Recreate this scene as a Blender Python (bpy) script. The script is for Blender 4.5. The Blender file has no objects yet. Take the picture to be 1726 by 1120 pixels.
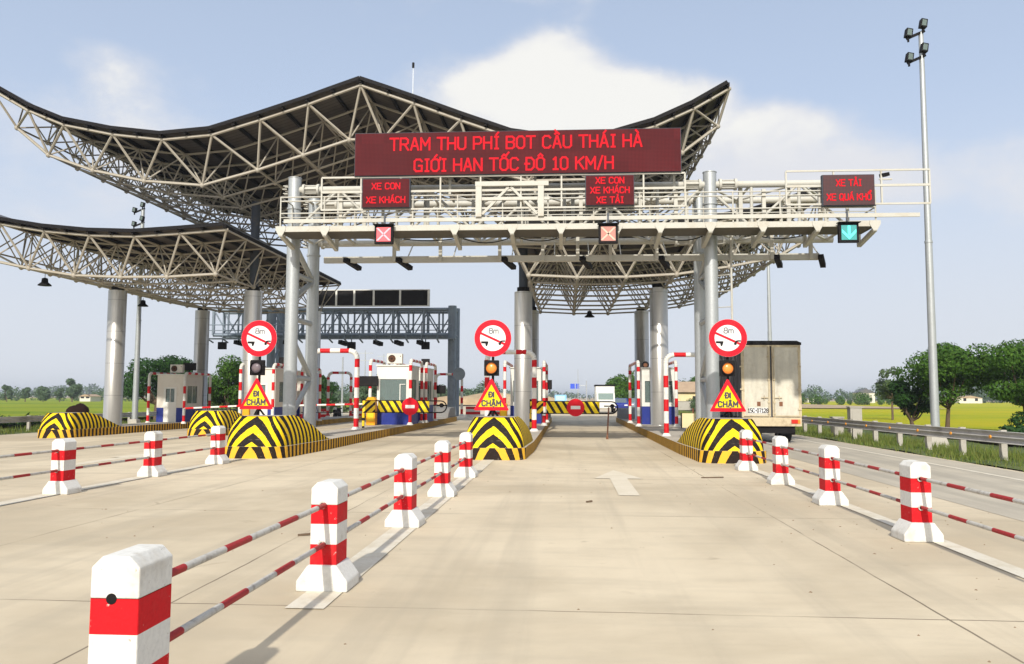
import bpy, math, random
from mathutils import Vector, Matrix
R = math.radians
PI = math.pi
S = bpy.context.scene
COL = S.collection
rnd = random.Random(7)

# ------------------------------------------------------------------ camera
cam_d = bpy.data.cameras.new('camera')
cam = bpy.data.objects.new('camera', cam_d); COL.objects.link(cam)
cam_d.sensor_fit = 'HORIZONTAL'; cam_d.sensor_width = 36.0
cam_d.lens = 36.0 * 1373.0 / 1726.0
cam_d.clip_start = 0.05; cam_d.clip_end = 6000
yaw, pitch, roll = R(3.83), math.atan(109 / 1373.0), 0.004
cam.matrix_world = (Matrix.Translation((0, 0, 1.6)) @ Matrix.Rotation(yaw, 4, 'Z')
                    @ Matrix.Rotation(PI / 2 + pitch, 4, 'X') @ Matrix.Rotation(roll, 4, 'Z'))
S.camera = cam
S.render.resolution_x = 1024; S.render.resolution_y = 664
S.view_settings.view_transform = 'Standard'; S.view_settings.look = 'None'
S.view_settings.gamma = 1.0; S.view_settings.use_curve_mapping = False
S.view_settings.exposure = 0.42

# ------------------------------------------------------------------ sun
SUN_EL, SUN_AZ = 33.0, 4.0          # sun stands behind the camera, a little to the left
sl = bpy.data.lights.new('sun', 'SUN'); sl.energy = 3.55; sl.angle = R(1.2); sl.color = (1.0, 0.945, 0.84)
so = bpy.data.objects.new('sun', sl); COL.objects.link(so)
sd = Vector((math.sin(R(SUN_AZ)) * math.cos(R(SUN_EL)), math.cos(R(SUN_AZ)) * math.cos(R(SUN_EL)), -math.sin(R(SUN_EL))))
so.rotation_euler = sd.to_track_quat('-Z', 'Y').to_euler(); so.location = (0, -20, 30)

# ------------------------------------------------------------------ node helper
class NT:
    def __init__(s, tree): s.t = tree
    def n(s, typ, **kw):
        nd = s.t.nodes.new(typ)
        for k, v in kw.items():
            if k.startswith('i_'):
                key = k[2:]; key = int(key) if key.isdigit() else key.replace('_', ' ')
                s.inp(nd, key, v)
            else: setattr(nd, k, v)
        return nd
    def inp(s, nd, key, v):
        if isinstance(v, tuple) and len(v) == 2 and hasattr(v[0], 'outputs'):
            s.t.links.new(v[0].outputs[v[1]], nd.inputs[key])
        elif hasattr(v, 'outputs'): s.t.links.new(v.outputs[0], nd.inputs[key])
        else: nd.inputs[key].default_value = v
    def m(s, op, a, b=0.0, c=0.0, clamp=False):
        nd = s.t.nodes.new('ShaderNodeMath'); nd.operation = op; nd.use_clamp = clamp
        s.inp(nd, 0, a); s.inp(nd, 1, b); s.inp(nd, 2, c); return nd
    def mix(s, f, a, b):
        nd = s.t.nodes.new('ShaderNodeMixRGB'); s.inp(nd, 0, f)
        for i, v in ((1, a), (2, b)):
            if isinstance(v, (list, tuple)) and len(v) == 3: v = (*v, 1.0)
            s.inp(nd, i, v)
        return nd
    def ss(s, x, lo, hi):
        nd = s.t.nodes.new('ShaderNodeMapRange'); nd.interpolation_type = 'SMOOTHSTEP'
        s.inp(nd, 0, x); nd.inputs[1].default_value = lo; nd.inputs[2].default_value = hi
        nd.inputs[3].default_value = 0; nd.inputs[4].default_value = 1
        return nd
    def noise(s, vec, scale, detail=4, rough=.55, dist=0):
        nd = s.t.nodes.new('ShaderNodeTexNoise'); s.inp(nd, 'Vector', vec)
        nd.inputs['Scale'].default_value = scale; nd.inputs['Detail'].default_value = detail
        nd.inputs['Roughness'].default_value = rough; nd.inputs['Distortion'].default_value = dist
        return nd

# ------------------------------------------------------------------ world: sky and clouds
W = bpy.data.worlds.new('World'); S.world = W; W.use_nodes = True
W.node_tree.nodes.clear(); w = NT(W.node_tree)
sky = w.n('ShaderNodeTexSky', sky_type='NISHITA', sun_disc=False, sun_elevation=R(SUN_EL), sun_rotation=R(180 + SUN_AZ),
          air_density=1.0, dust_density=3.0, ozone_density=1.6)
geo = w.n('ShaderNodeTexCoord')
sep = w.n('ShaderNodeSeparateXYZ', i_0=(geo, 'Generated'))
azi = w.m('ARCTAN2', (sep, 0), (sep, 1))                       # radians right of +Y
hyp = w.m('SQRT', w.m('ADD', w.m('MULTIPLY', (sep, 0), (sep, 0)), w.m('MULTIPLY', (sep, 1), (sep, 1))))
ele = w.m('ARCTAN2', (sep, 2), hyp)
cmb = w.n('ShaderNodeCombineXYZ', i_0=azi, i_1=w.m('MULTIPLY', ele, 1.5), i_2=0.35)
n1 = w.noise(cmb, 3.2, 7, .56, .25)
n2 = w.noise(cmb, 9.5, 6, .6, .2)
cl = [(-.022, .405, .050, .030, .80), (-.085, .375, .055, .028, .75), (.010, .375, .085, .032, .85), (.095, .355, .075, .026, .55), (.0, .325, .17, .04, .55),
      (.179, .355, .030, .018, .38), (.265, .315, .06, .022, .55), (.25, .26, .17, .055, .50), (.37, .24, .12, .05, .38), (-.525, .350, .055, .035, .36), (-.60, .28, .14, .06, .40), (-.44, .27, .12, .05, .30),
      (-.08, .475, .20, .018, .32), (.52, .22, .12, .06, .40), (-.3, .24, .2, .06, .25), (1.3, .3, .3, .1, .7), (-1.6, .35, .4, .12, .7), (2.6, .4, .5, .15, .6), (-2.6, .5, .5, .2, .6)]
acc = None
for (a, e, sa, se, amp) in cl:
    da = w.m('DIVIDE', w.m('SUBTRACT', azi, a), sa); de = w.m('DIVIDE', w.m('SUBTRACT', ele, e), se)
    g = w.m('MULTIPLY', w.m('EXPONENT', w.m('MULTIPLY', w.m('ADD', w.m('MULTIPLY', da, da), w.m('MULTIPLY', de, de)), -1.0)), amp)
    acc = g if acc is None else w.m('ADD', acc, g)
dens = w.m('ADD', acc, w.m('MULTIPLY', w.m('SUBTRACT', n1, .5), 1.1))
dens = w.m('ADD', dens, w.m('MULTIPLY', w.m('SUBTRACT', n2, .5), .75))
cm = w.ss(dens, .12, .66)
hz = w.ss(ele, .62, -.02)                                     # haze thickening towards the horizon
K = 10.0
skyc = w.mix(w.m('ADD', w.m('MULTIPLY', hz, .30), .55), sky, (.50 * K, .585 * K, .735 * K))
hazec = w.mix(w.ss(ele, .36, -.02), skyc, (.575 * K, .605 * K, .655 * K))
lit = w.mix(w.m('MULTIPLY', w.ss(w.m('ADD', dens, w.m('MULTIPLY', w.m('SUBTRACT', n2, .5), 1.2)), .30, .95), w.ss(w.m('ADD', ele, w.m('MULTIPLY', n2, .12)), .315, .40)), (.615 * K, .62 * K, .65 * K), (.745 * K, .735 * K, .70 * K))
fin = w.mix(w.m('MULTIPLY', cm, .92), hazec, lit)
# bright hazy aureole around the sun, behind the camera, added as soft fill light
dt = w.n('ShaderNodeVectorMath', operation='DOT_PRODUCT'); w.inp(dt, 0, (geo, 'Generated')); dt.inputs[1].default_value = tuple(-sd)
au = w.m('POWER', w.m('MAXIMUM', (dt, 1), 0.0), 3.0)
fin = w.mix(w.m('MULTIPLY', au, .85), fin, (1.25 * K, 1.22 * K, 1.15 * K))
bg = w.n('ShaderNodeBackground', i_Color=fin, i_Strength=.097)
w.n('ShaderNodeOutputWorld', i_Surface=bg)

# ------------------------------------------------------------------ materials
MATS = {}
def newmat(name):
    m = bpy.data.materials.new(name); m.use_nodes = True; m.node_tree.nodes.clear()
    return m, NT(m.node_tree)
def fin_mat(m, t, color, rough=.6, metal=0.0, bump=None, bstr=.2, spec=.4, emis=None, estr=0, bdist=.02):
    b = t.n('ShaderNodeBsdfPrincipled')
    if isinstance(color, tuple) and len(color) == 3: color = (*color, 1.0)
    t.inp(b, 'Base Color', color); t.inp(b, 'Roughness', rough); t.inp(b, 'Metallic', metal)
    t.inp(b, 'Specular IOR Level', spec)
    if emis is not None:
        if isinstance(emis, tuple) and len(emis) == 3: emis = (*emis, 1.0)
        t.inp(b, 'Emission Color', emis); t.inp(b, 'Emission Strength', estr)
    if bump is not None:
        bm_ = t.n('ShaderNodeBump', i_Strength=bstr, i_Distance=bdist, i_Height=bump); t.inp(b, 'Normal', bm_)
    t.n('ShaderNodeOutputMaterial', i_Surface=b)
    return m
def paint(name, col, rough=.55, metal=0.0, var=.12, scale=3.0, dirt=(.22, .17, .12), damt=.25, chips=None, bstr=.15, spec=.18):
    """painted / coated surface with soft dirt and optional chips"""
    m, t = newmat(name); tc = t.n('ShaderNodeTexCoord'); oi = t.n('ShaderNodeObjectInfo')
    va = t.n('ShaderNodeVectorMath', operation='ADD'); t.inp(va, 0, (tc, 'Object')); t.inp(va, 1, t.m('MULTIPLY', (oi, 'Random'), 40.0)); ob = va
    n = t.noise(ob, scale, 6, .62); nf = t.noise(ob, scale * 9, 3, .6)
    c = t.mix(t.m('MULTIPLY', t.ss(n, .48, .72), damt), col, dirt)
    c = t.mix(t.m('MULTIPLY', t.ss(nf, .35, .8), var), c, tuple(x * .55 for x in col))
    if chips:
        ch = t.noise(ob, scale * 5, 5, .7)
        c = t.mix(t.ss(ch, .65, .69), c, chips)
    r_ = t.m('ADD', t.m('MULTIPLY', n, .25), rough - .12)
    MATS[name] = fin_mat(m, t, (c, 0), r_, metal, nf, bstr, spec)
    return MATS[name]
white_p = paint('white_paint', (.68, .67, .63), .5, var=.10, scale=5, damt=.22)
red_p = paint('red_paint', (.54, .008, .014), .5, var=.18, scale=6, damt=.12)
white_c = paint('white_concrete_paint', (.68, .67, .635), .75, var=.30, scale=4, damt=.5, dirt=(.38, .33, .26), chips=(.40, .36, .30), bstr=.10)
red_c = paint('red_concrete_paint', (.56, .008, .014), .7, var=.28, scale=5, damt=.22, dirt=(.30, .10, .08), chips=(.50, .40, .36), bstr=.1)
pipe_w = paint('worn_white_pipe', (.50, .48, .44), .6, var=.35, scale=14, damt=.6, dirt=(.16, .12, .09))
pipe_r = paint('worn_red_pipe', (.36, .03, .032), .55, var=.35, scale=14, damt=.35, dirt=(.10, .03, .03))
cream = paint('cream_steel', (.47, .458, .415), .5, var=.15, scale=2.5, damt=.28, dirt=(.36, .28, .18))
galv = paint('galvanised_steel', (.42, .44, .45), .42, metal=.45, var=.25, scale=2.2, damt=.3, dirt=(.30, .30, .29))
deck_m = paint('brown_grey_deck_steel', (.11, .10, .085), .7, var=.3, scale=2)
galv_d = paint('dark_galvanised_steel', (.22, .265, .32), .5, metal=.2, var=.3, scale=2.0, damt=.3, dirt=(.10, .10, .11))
frame_m = paint('space_frame_paint', (.385, .352, .30), .5, var=.2, scale=1.8, damt=.3, dirt=(.25, .18, .11))
dark_st = paint('dark_blue_steel', (.055, .065, .085), .5, var=.2, scale=2)
black_m = paint('black_enamel', (.012, .011, .012), .6, var=.2, scale=4, damt=.05, dirt=(.05, .04, .04), spec=.08)
roof_top = paint('grey_roof_sheet', (.12, .12, .13), .5, metal=.3, scale=.6)
purl_m = paint('dark_purlin_paint', (.014, .012, .012), .7, scale=2, damt=.05, spec=.08)
blue_p = paint('booth_blue_paint', (.020, .035, .22), .5, var=.15, scale=3, damt=.12)
booth_w = paint('booth_panel_beige', (.64, .60, .53), .55, var=.08, scale=2, damt=.2, dirt=(.40, .34, .27))
booth_w2 = paint('booth_frame_white', (.66, .65, .61), .5, var=.08, scale=3, damt=.15)
yel_p = paint('yellow_paint', (.80, .50, .02), .5, var=.15, scale=3, damt=.15)
orange_p = paint('orange_cabinet_paint', (.80, .34, .015), .5, var=.12, scale=3, damt=.12)
conc_m = paint('precast_concrete', (.40, .375, .33), .8, var=.25, scale=2.5, damt=.4, dirt=(.25, .22, .18), bstr=.4)
conc_g = paint('grey_concrete', (.24, .235, .23), .85, var=.2, scale=1.5, damt=.3, bstr=.4)
rust_m = paint('rusty_steel', (.20, .09, .05), .75, var=.4, scale=7, damt=.4, dirt=(.08, .04, .03))
rail_m = paint('galvanised_rail', (.50, .48, .46), .55, metal=.1, var=.3, scale=1.2, damt=.55, dirt=(.18, .15, .13))
amber_r = paint('amber_reflector', (.75, .30, .03), .3, scale=6)
bark_m = paint('tree_bark', (.13, .09, .06), .9, var=.5, scale=6, damt=.5, bstr=.8)
soil_d = paint('dark_grit', (.20, .14, .09), .9, scale=9)
rubber = paint('black_rubber', (.018, .018, .018), .9, scale=5, dirt=(.12, .10, .08), damt=.5)
brown_m = paint('dark_brown_cloth', (.016, .006, .005), .9, var=.3, scale=4, dirt=(.01, .005, .005))
sign_w = paint('sign_white_sheeting', (.70, .70, .70), .35, var=.03, scale=2, damt=.06)
sign_r = paint('sign_red_sheeting', (.60, .004, .018), .5, var=.04, scale=2, damt=.05)
sign_y = paint('sign_yellow_sheeting', (.80, .58, .004), .5, var=.04, scale=2, damt=.05)
sign_b = paint('sign_blue_sheeting', (.03, .08, .55), .4, var=.05, scale=2)
billb_b = paint('pale_blue_billboard', (.22, .48, .80), .5, scale=.5)
sign_k = paint('sign_black_film', (.014, .013, .014), .6, scale=3, damt=.05, spec=.08)
letter_d = paint('dark_lettering', (.06, .055, .07), .6, scale=3)
letter_g = paint('grey_lettering', (.16, .16, .17), .6, scale=3)
taill = paint('tail_lamp_red', (.50, .03, .02), .2, scale=6)
taila = paint('tail_lamp_amber', (.75, .25, .03), .2, scale=6)
glass_m, t = newmat('window_glass')
g1 = t.n('ShaderNodeBsdfTransparent', i_Color=(.62, .72, .70, 1)); g2 = t.n('ShaderNodeBsdfPrincipled'); t.inp(g2, 'Base Color', (.22, .28, .27, 1)); t.inp(g2, 'Roughness', .06); t.inp(g2, 'Specular IOR Level', .9)
gm = t.n('ShaderNodeMixShader', i_Fac=.45); t.t.links.new(g1.outputs[0], gm.inputs[1]); t.t.links.new(g2.outputs[0], gm.inputs[2]); t.n('ShaderNodeOutputMaterial', i_Surface=gm)
lens_off = paint('unlit_lamp_lens', (.16, .13, .15), .25, scale=8)
lens_am, t = newmat('amber_lamp_lens'); fin_mat(lens_am, t, (.75, .22, .04), .25, emis=(1.0, .28, .06), estr=.22)

def mottled(name, cols, scale, rough=.9, bstr=.3, bscale=None, dist=.02):
    m, t = newmat(name); tc = t.n('ShaderNodeTexCoord'); ob = (tc, 'Object')
    n = t.noise(ob, scale, 8, .6); n2_ = t.noise(ob, scale * 6.3, 5, .6)
    c = t.mix(t.ss(n, .35, .65), cols[0], cols[1]); c = t.mix(t.m('MULTIPLY', t.ss(n2_, .45, .7), .5), (c, 0), cols[2])
    b_ = t.noise(ob, bscale or scale * 20, 4, .65)
    return fin_mat(m, t, (c, 0), rough, 0, b_, bstr, bdist=dist)
soil_m = mottled('dry_sandy_soil', [(.34, .24, .14), (.42, .32, .19), (.26, .19, .11)], .35, bstr=.5)
verge_m = mottled('verge_soil_and_weeds', [(.05, .085, .018), (.10, .13, .03), (.16, .13, .06)], .8, bstr=.8)
kerbtop_m = mottled('island_paving', [(.40, .36, .30), (.47, .42, .35), (.33, .30, .26)], 1.1, bstr=.3)
wallc_m = mottled('yellow_plaster', [(.62, .52, .30), (.66, .56, .34), (.50, .42, .25)], .4)
tile_m = mottled('clay_roof_tile', [(.34, .24, .16), (.40, .29, .19), (.28, .20, .14)], 1.0)

# rice field: green to golden patches with fine rows
def field_mat(name, g1, g2, g3):
    m, t = newmat(name); tc = t.n('ShaderNodeTexCoord')
    mp = t.n('ShaderNodeMapping', i_Vector=(tc, 'Object')); mp.inputs['Scale'].default_value = (.5, 1.6, 1)
    n = t.noise(mp, .022, 5, .6); nb = t.noise(mp, .16, 5, .65); nc = t.noise((tc, 'Object'), 5.0, 4, .7)
    c = t.mix(t.ss(n, .40, .62), g1, g2); c = t.mix(t.m('MULTIPLY', t.ss(nb, .42, .70), .6), (c, 0), g3)
    c = t.mix(t.m('MULTIPLY', t.ss(nc, .5, .8), .45), (c, 0), tuple(x * .45 for x in g1))
    return fin_mat(m, t, (c, 0), .95, 0, nc, 1.0, spec=.1, bdist=.25)
rice_r = field_mat('ripening_rice_right', (.44, .42, .012), (.28, .36, .015), (.54, .43, .02))
rice_l = field_mat('green_rice_left', (.24, .31, .022), (.15, .24, .018), (.38, .35, .03))

# concrete plaza: warm slabs, stains, tyre darkening, joints
m, t = newmat('concrete_plaza'); tc = t.n('ShaderNodeTexCoord'); ob = (tc, 'Object')
sp = t.n('ShaderNodeSeparateXYZ', i_0=ob); X_, Y_ = (sp, 0), (sp, 1)
big = t.noise(ob, .16, 6, .6, .4); mid = t.noise(ob, .9, 7, .65); fine = t.noise(ob, 26, 4, .7); grit = t.noise(ob, 140, 2, .6)
mpb = t.n('ShaderNodeMapping', i_Vector=ob); mpb.inputs['Scale'].default_value = (.35, 2.6, 1)
brush = t.noise(mpb, 1.3, 6, .6, .3)
mpt = t.n('ShaderNodeMapping', i_Vector=ob); mpt.inputs['Scale'].default_value = (1.7, .06, 1)
tyre = t.noise(mpt, 1.0, 5, .6)
c = t.mix(t.ss(big, .38, .60), (.455, .38, .27), (.615, .525, .385))
c = t.mix(t.m('MULTIPLY', t.ss(mid, .45, .72), .30), (c, 0), (.40, .34, .25))
c = t.mix(t.m('MULTIPLY', t.ss(brush, .46, .72), .26), (c, 0), (.38, .33, .25))
c = t.mix(t.m('MULTIPLY', t.ss(tyre, .48, .66), .34), (c, 0), (.36, .31, .235))
c = t.mix(t.m('MULTIPLY', t.ss(fine, .55, .75), .18), (c, 0), (.35, .29, .20))
c = t.mix(t.ss(grit, .74, .80), (c, 0), (.22, .18, .12))
oil = t.noise(ob, 1.7, 3, .5, .6)
c = t.mix(t.m('MULTIPLY', t.ss(oil, .68, .76), .45), (c, 0), (.26, .21, .15))
wob = t.m('MULTIPLY', t.m('SUBTRACT', t.noise(ob, .7, 3), .5), .06)
def joint(coord, pos, wd, period=None):
    d = t.m('ADD', t.m('SUBTRACT', coord, pos), wob)
    if period: d = t.m('SUBTRACT', t.m('PINGPONG', d, period / 2), 0.0)
    return t.m('LESS_THAN', t.m('ABSOLUTE', d), wd)
jn = joint(X_, 2.77, .010)
for px_ in (-3.05, -6.0, -11.2, -17.0): jn = t.m('MAXIMUM', jn, joint(X_, px_, .009))
jy = t.m('LESS_THAN', t.m('PINGPONG', t.m('ADD', t.m('ADD', Y_, wob), 3.75), 2.5), .010)
jn = t.m('MAXIMUM', jn, jy)
jfade = t.ss(t.noise(ob, .5, 4, .6), .36, .60)
jm = t.m('MULTIPLY', jn, t.m('ADD', t.m('MULTIPLY', jfade, .75), .10))
c = t.mix(jm, (c, 0), (.13, .10, .07))
hgt = t.m('ADD', t.m('MULTIPLY', fine, .6), t.m('MULTIPLY', grit, .5))
plaza_m = fin_mat(m, t, (c, 0), .82, 0, hgt, .35, spec=.25, bdist=.006)

m, t = newmat('grey_side_road'); tc = t.n('ShaderNodeTexCoord'); ob = (tc, 'Object')
mid = t.noise(ob, .6, 7, .62); fine = t.noise(ob, 30, 4, .7)
mpt = t.n('ShaderNodeMapping', i_Vector=ob); mpt.inputs['Scale'].default_value = (1.6, .07, 1); tyre = t.noise(mpt, 1.0, 5, .6)
c = t.mix(t.ss(mid, .35, .68), (.46, .41, .325), (.38, .34, .275)); c = t.mix(t.m('MULTIPLY', t.ss(tyre, .45, .66), .5), (c, 0), (.27, .245, .20))
c = t.mix(t.m('MULTIPLY', t.ss(fine, .5, .75), .2), (c, 0), (.25, .22, .17))
side_m = fin_mat(m, t, (c, 0), .85, 0, fine, .3, bdist=.006)

m, t = newmat('worn_white_road_marking'); tc = t.n('ShaderNodeTexCoord'); ob = (tc, 'Object')
n = t.noise(ob, 3.0, 7, .7); f2 = t.noise(ob, 40, 4, .7)
wear = t.m('MAXIMUM', t.m('MULTIPLY', t.ss(n, .38, .66), .85), t.ss(f2, .56, .72))
c = t.mix(wear, (.63, .585, .49), (.52, .455, .34))
mark_m = fin_mat(m, t, (c, 0), .7, 0, f2, .2)
m, t = newmat('faded_arrow_marking'); tc = t.n('ShaderNodeTexCoord'); ob = (tc, 'Object')
n = t.noise(ob, 2.0, 7, .7); c = t.mix(t.ss(n, .35, .7), (.64, .575, .46), (.59, .52, .40))
arrow_m = fin_mat(m, t, (c, 0), .75)

def stripe_mat(name, y, k, mode, per=.34, duty=.5, skew=.6):
    """painted hazard stripes that belong to the surface; mode 'uv' follows the modelled coordinate, 'obj' runs diagonally"""
    m, t = newmat(name); tc = t.n('ShaderNodeTexCoord'); ob = (tc, 'Object')
    if mode == 'uv':
        u = t.n('ShaderNodeUVMap', uv_map='UVMap'); s_ = t.n('ShaderNodeSeparateXYZ', i_0=u); ph = (s_, 0)
    else:
        s_ = t.n('ShaderNodeSeparateXYZ', i_0=ob)
        ph = t.m('DIVIDE', t.m('ADD', (s_, 0), t.m('MULTIPLY', (s_, 2), skew)), per)
    wv = t.m('MULTIPLY', t.m('SUBTRACT', t.noise(ob, 9, 4), .5), .10)
    fr = t.m('FRACT', t.m('ADD', ph, wv))
    n = t.noise(ob, 3, 6, .65); nf = t.noise(ob, 22, 4, .7)
    yy = t.mix(t.m('MULTIPLY', t.ss(n, .45, .7), .35), y, tuple(q * .62 for q in y))
    yy = t.mix(t.m('MULTIPLY', t.ss(nf, .6, .75), .3), (yy, 0), (.35, .24, .08))
    kk = t.mix(t.m('MULTIPLY', t.ss(nf, .5, .75), .45), k, (.07, .05, .035))
    c = t.mix(t.m('LESS_THAN', fr, duty), (yy, 0), (kk, 0))
    mps = t.n('ShaderNodeMapping', i_Vector=ob); mps.inputs['Scale'].default_value = (1.2, 1.2, 9.0); sc_ = t.noise(mps, 2.0, 6, .7)
    c = t.mix(t.m('MULTIPLY', t.ss(sc_, .60, .68), .55), (c, 0), (.20, .16, .11))
    c = t.mix(t.ss(t.noise(ob, 11, 5, .7), .66, .70), (c, 0), (.42, .38, .31))
    return fin_mat(m, t, (c, 0), .65, 0, nf, .3, bdist=.008, spec=.12)
hump_m = stripe_mat('yellow_black_hump_paint', (.80, .54, .010), (.012, .009, .009), 'uv', duty=.53)
kerb_m = stripe_mat('yellow_black_kerb_paint', (.72, .40, .035), (.018, .011, .009), 'uv', duty=.5)
diag_a = stripe_mat('diagonal_panel_paint', (.84, .62, .02), (.025, .018, .02), 'obj', per=.30, duty=.42, skew=.62)
diag_b = stripe_mat('diagonal_cabinet_paint', (.84, .56, .03), (.025, .018, .02), 'obj', per=.34, duty=.42, skew=-1.1)

# LED boards
m, t = newmat('led_board_face'); tc = t.n('ShaderNodeTexCoord'); ob = (tc, 'Object')
vx = t.n('ShaderNodeTexVoronoi', i_Vector=ob, i_Scale=26.0, i_Randomness=0.0)
n = t.noise(ob, 2.2, 6, .6)
c = t.mix(t.ss((vx, 0), .30, .5), (.115, .015, .019), (.045, .007, .009)); c = t.mix(t.m('MULTIPLY', t.ss(n, .4, .7), .4), (c, 0), (.085, .016, .019))
sn = t.n('ShaderNodeVectorMath', operation='SNAP'); t.inp(sn, 0, ob); sn.inputs[1].default_value = (.64, 5, .32)
cell = t.n('ShaderNodeTexWhiteNoise', noise_dimensions='3D', i_Vector=sn)
c = t.mix(t.m('MULTIPLY', (cell, 0), .35), (c, 0), (.035, .008, .010))
led_m = fin_mat(m, t, (c, 0), .75, spec=.12)
m, t = newmat('dark_led_board_face'); tc = t.n('ShaderNodeTexCoord'); ob = (tc, 'Object')
vx = t.n('ShaderNodeTexVoronoi', i_Vector=ob, i_Scale=26.0, i_Randomness=0.0)
c = t.mix(t.ss((vx, 0), .30, .5), (.07, .012, .014), (.02, .005, .008)); led_d = fin_mat(m, t, (c, 0), .5)
m, t = newmat('lit_red_leds'); tc = t.n('ShaderNodeTexCoord'); n = t.noise((tc, 'Object'), 30, 2, .6)
c = t.mix(t.ss(n, .35, .65), (.55, .01, .02), (1.0, .012, .03)); led_on = fin_mat(m, t, (.30, .005, .01), .7, emis=(c, 0), estr=.46, spec=.1)
m, t = newmat('lit_pink_cross'); cross_r = fin_mat(m, t, (.8, .3, .35), .5, emis=(1.0, .42, .45), estr=.42)
m, t = newmat('lit_red_panel'); panel_r = fin_mat(m, t, (.55, .10, .12), .5, emis=(.8, .05, .08), estr=.22)
m, t = newmat('pale_signal_panel'); panel_p = fin_mat(m, t, (.46, .22, .19), .7, spec=.1)  # one even pale pink for the signal face
m, t = newmat('pale_cross'); cross_p = fin_mat(m, t, (.60, .45, .36), .7, spec=.2)
m, t = newmat('lit_green_arrow'); arrow_g = fin_mat(m, t, (.1, .7, .6), .5, emis=(.08, .85, .75), estr=.45)
m, t = newmat('green_signal_panel'); panel_g = fin_mat(m, t, (.05, .30, .30), .4)

# brushed cladding of the big columns
m, t = newmat('silver_column_cladding'); tc = t.n('ShaderNodeTexCoord'); ob = (tc, 'Object')
mpc = t.n('ShaderNodeMapping', i_Vector=ob); mpc.inputs['Scale'].default_value = (3, 3, .35)
n = t.noise(mpc, 2.2, 5, .6); nf = t.noise(ob, 12, 4, .6); sz = t.n('ShaderNodeSeparateXYZ', i_0=ob)
seam = t.m('LESS_THAN', t.m('PINGPONG', (sz, 2), .78), .012)
c = t.mix(t.m('MULTIPLY', t.ss(n, .4, .7), .4), (.52, .505, .475), (.38, .365, .345)); c = t.mix(t.m('MULTIPLY', t.ss(nf, .5, .8), .2), (c, 0), (.30, .285, .26))
c = t.mix(t.m('MULTIPLY', seam, .7), (c, 0), (.22, .21, .20))
clad_m = fin_mat(m, t, (c, 0), .30, .62, nf, .05)
# underside of roof
m, t = newmat('roof_underside'); tc = t.n('ShaderNodeTexCoord'); ob = (tc, 'Object')
n = t.noise(ob, .6, 5, .6); sx = t.n('ShaderNodeSeparateXYZ', i_0=ob)
rib = t.m('LESS_THAN', t.m('PINGPONG', (sx, 1), .16), .03)
c = t.mix(t.ss(n, .35, .7), (.105, .094, .086), (.070, .062, .058)); c = t.mix(t.m('MULTIPLY', rib, .5), (c, 0), (.03, .026, .025))
under_m = fin_mat(m, t, (c, 0), .8, spec=.1)
# dirty truck panels
m, t = newmat('dirty_truck_panel'); tc = t.n('ShaderNodeTexCoord'); ob = (tc, 'Object')
mpc = t.n('ShaderNodeMapping', i_Vector=ob); mpc.inputs['Scale'].default_value = (2, 2, .6)
n = t.noise(mpc, 1.6, 7, .65); nf = t.noise(ob, 7, 6, .7); sx = t.n('ShaderNodeSeparateXYZ', i_0=ob)
c = t.mix(t.ss(n, .35, .68), (.565, .535, .45), (.43, .405, .345)); c = t.mix(t.m('MULTIPLY', t.ss(nf, .45, .75), .4), (c, 0), (.36, .30, .21))
truck_m = fin_mat(m, t, (c, 0), .6, .1, nf, .1)
truck_f = paint('truck_frame_paint', (.52, .44, .30), .6, var=.3, scale=4, damt=.6, dirt=(.22, .14, .08))
canvas_m = paint('shade_toned_truck_side', (.10, .10, .11), .8, var=.3, scale=1.5, damt=.4, dirt=(.05, .05, .05))  # shadow on the truck's side is put into this dark canvas colour

def leaf_mat(name, a, b, c3):
    m, t = newmat(name); tc = t.n('ShaderNodeTexCoord'); ob = (tc, 'Object')
    n = t.noise(ob, .9, 4, .6); gi = t.n('ShaderNodeNewGeometry')
    c = t.mix(t.ss(n, .35, .65), a, b); c = t.mix(t.m('MULTIPLY', (gi, 'Random Per Island'), .55), (c, 0), c3)
    b_ = t.n('ShaderNodeBsdfPrincipled'); t.inp(b_, 'Base Color', (c, 0)); t.inp(b_, 'Roughness', .6); t.inp(b_, 'Specular IOR Level', .12)
    tr = t.n('ShaderNodeBsdfTranslucent', i_Color=(c, 0)); mx = t.n('ShaderNodeMixShader', i_Fac=.18)
    t.t.links.new(b_.outputs[0], mx.inputs[1]); t.t.links.new(tr.outputs[0], mx.inputs[2])
    t.n('ShaderNodeOutputMaterial', i_Surface=mx); return m
leaf_a = leaf_mat('dense_green_leaves', (.024, .072, .008), (.044, .115, .013), (.10, .18, .022))
leaf_b = leaf_mat('dark_green_leaves', (.014, .045, .012), (.024, .070, .014), (.040, .095, .018))
leaf_c = leaf_mat('grey_green_leaves', (.050, .085, .035), (.070, .115, .045), (.11, .15, .06))
leaf_far = leaf_mat('haze_tinted_far_leaves', (.060, .105, .060), (.080, .13, .070), (.11, .16, .07))  # bluish cast of distant haze is put into the leaf colour
grass_m = leaf_mat('grass_blades', (.07, .13, .02), (.12, .17, .03), (.22, .20, .06))

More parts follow.
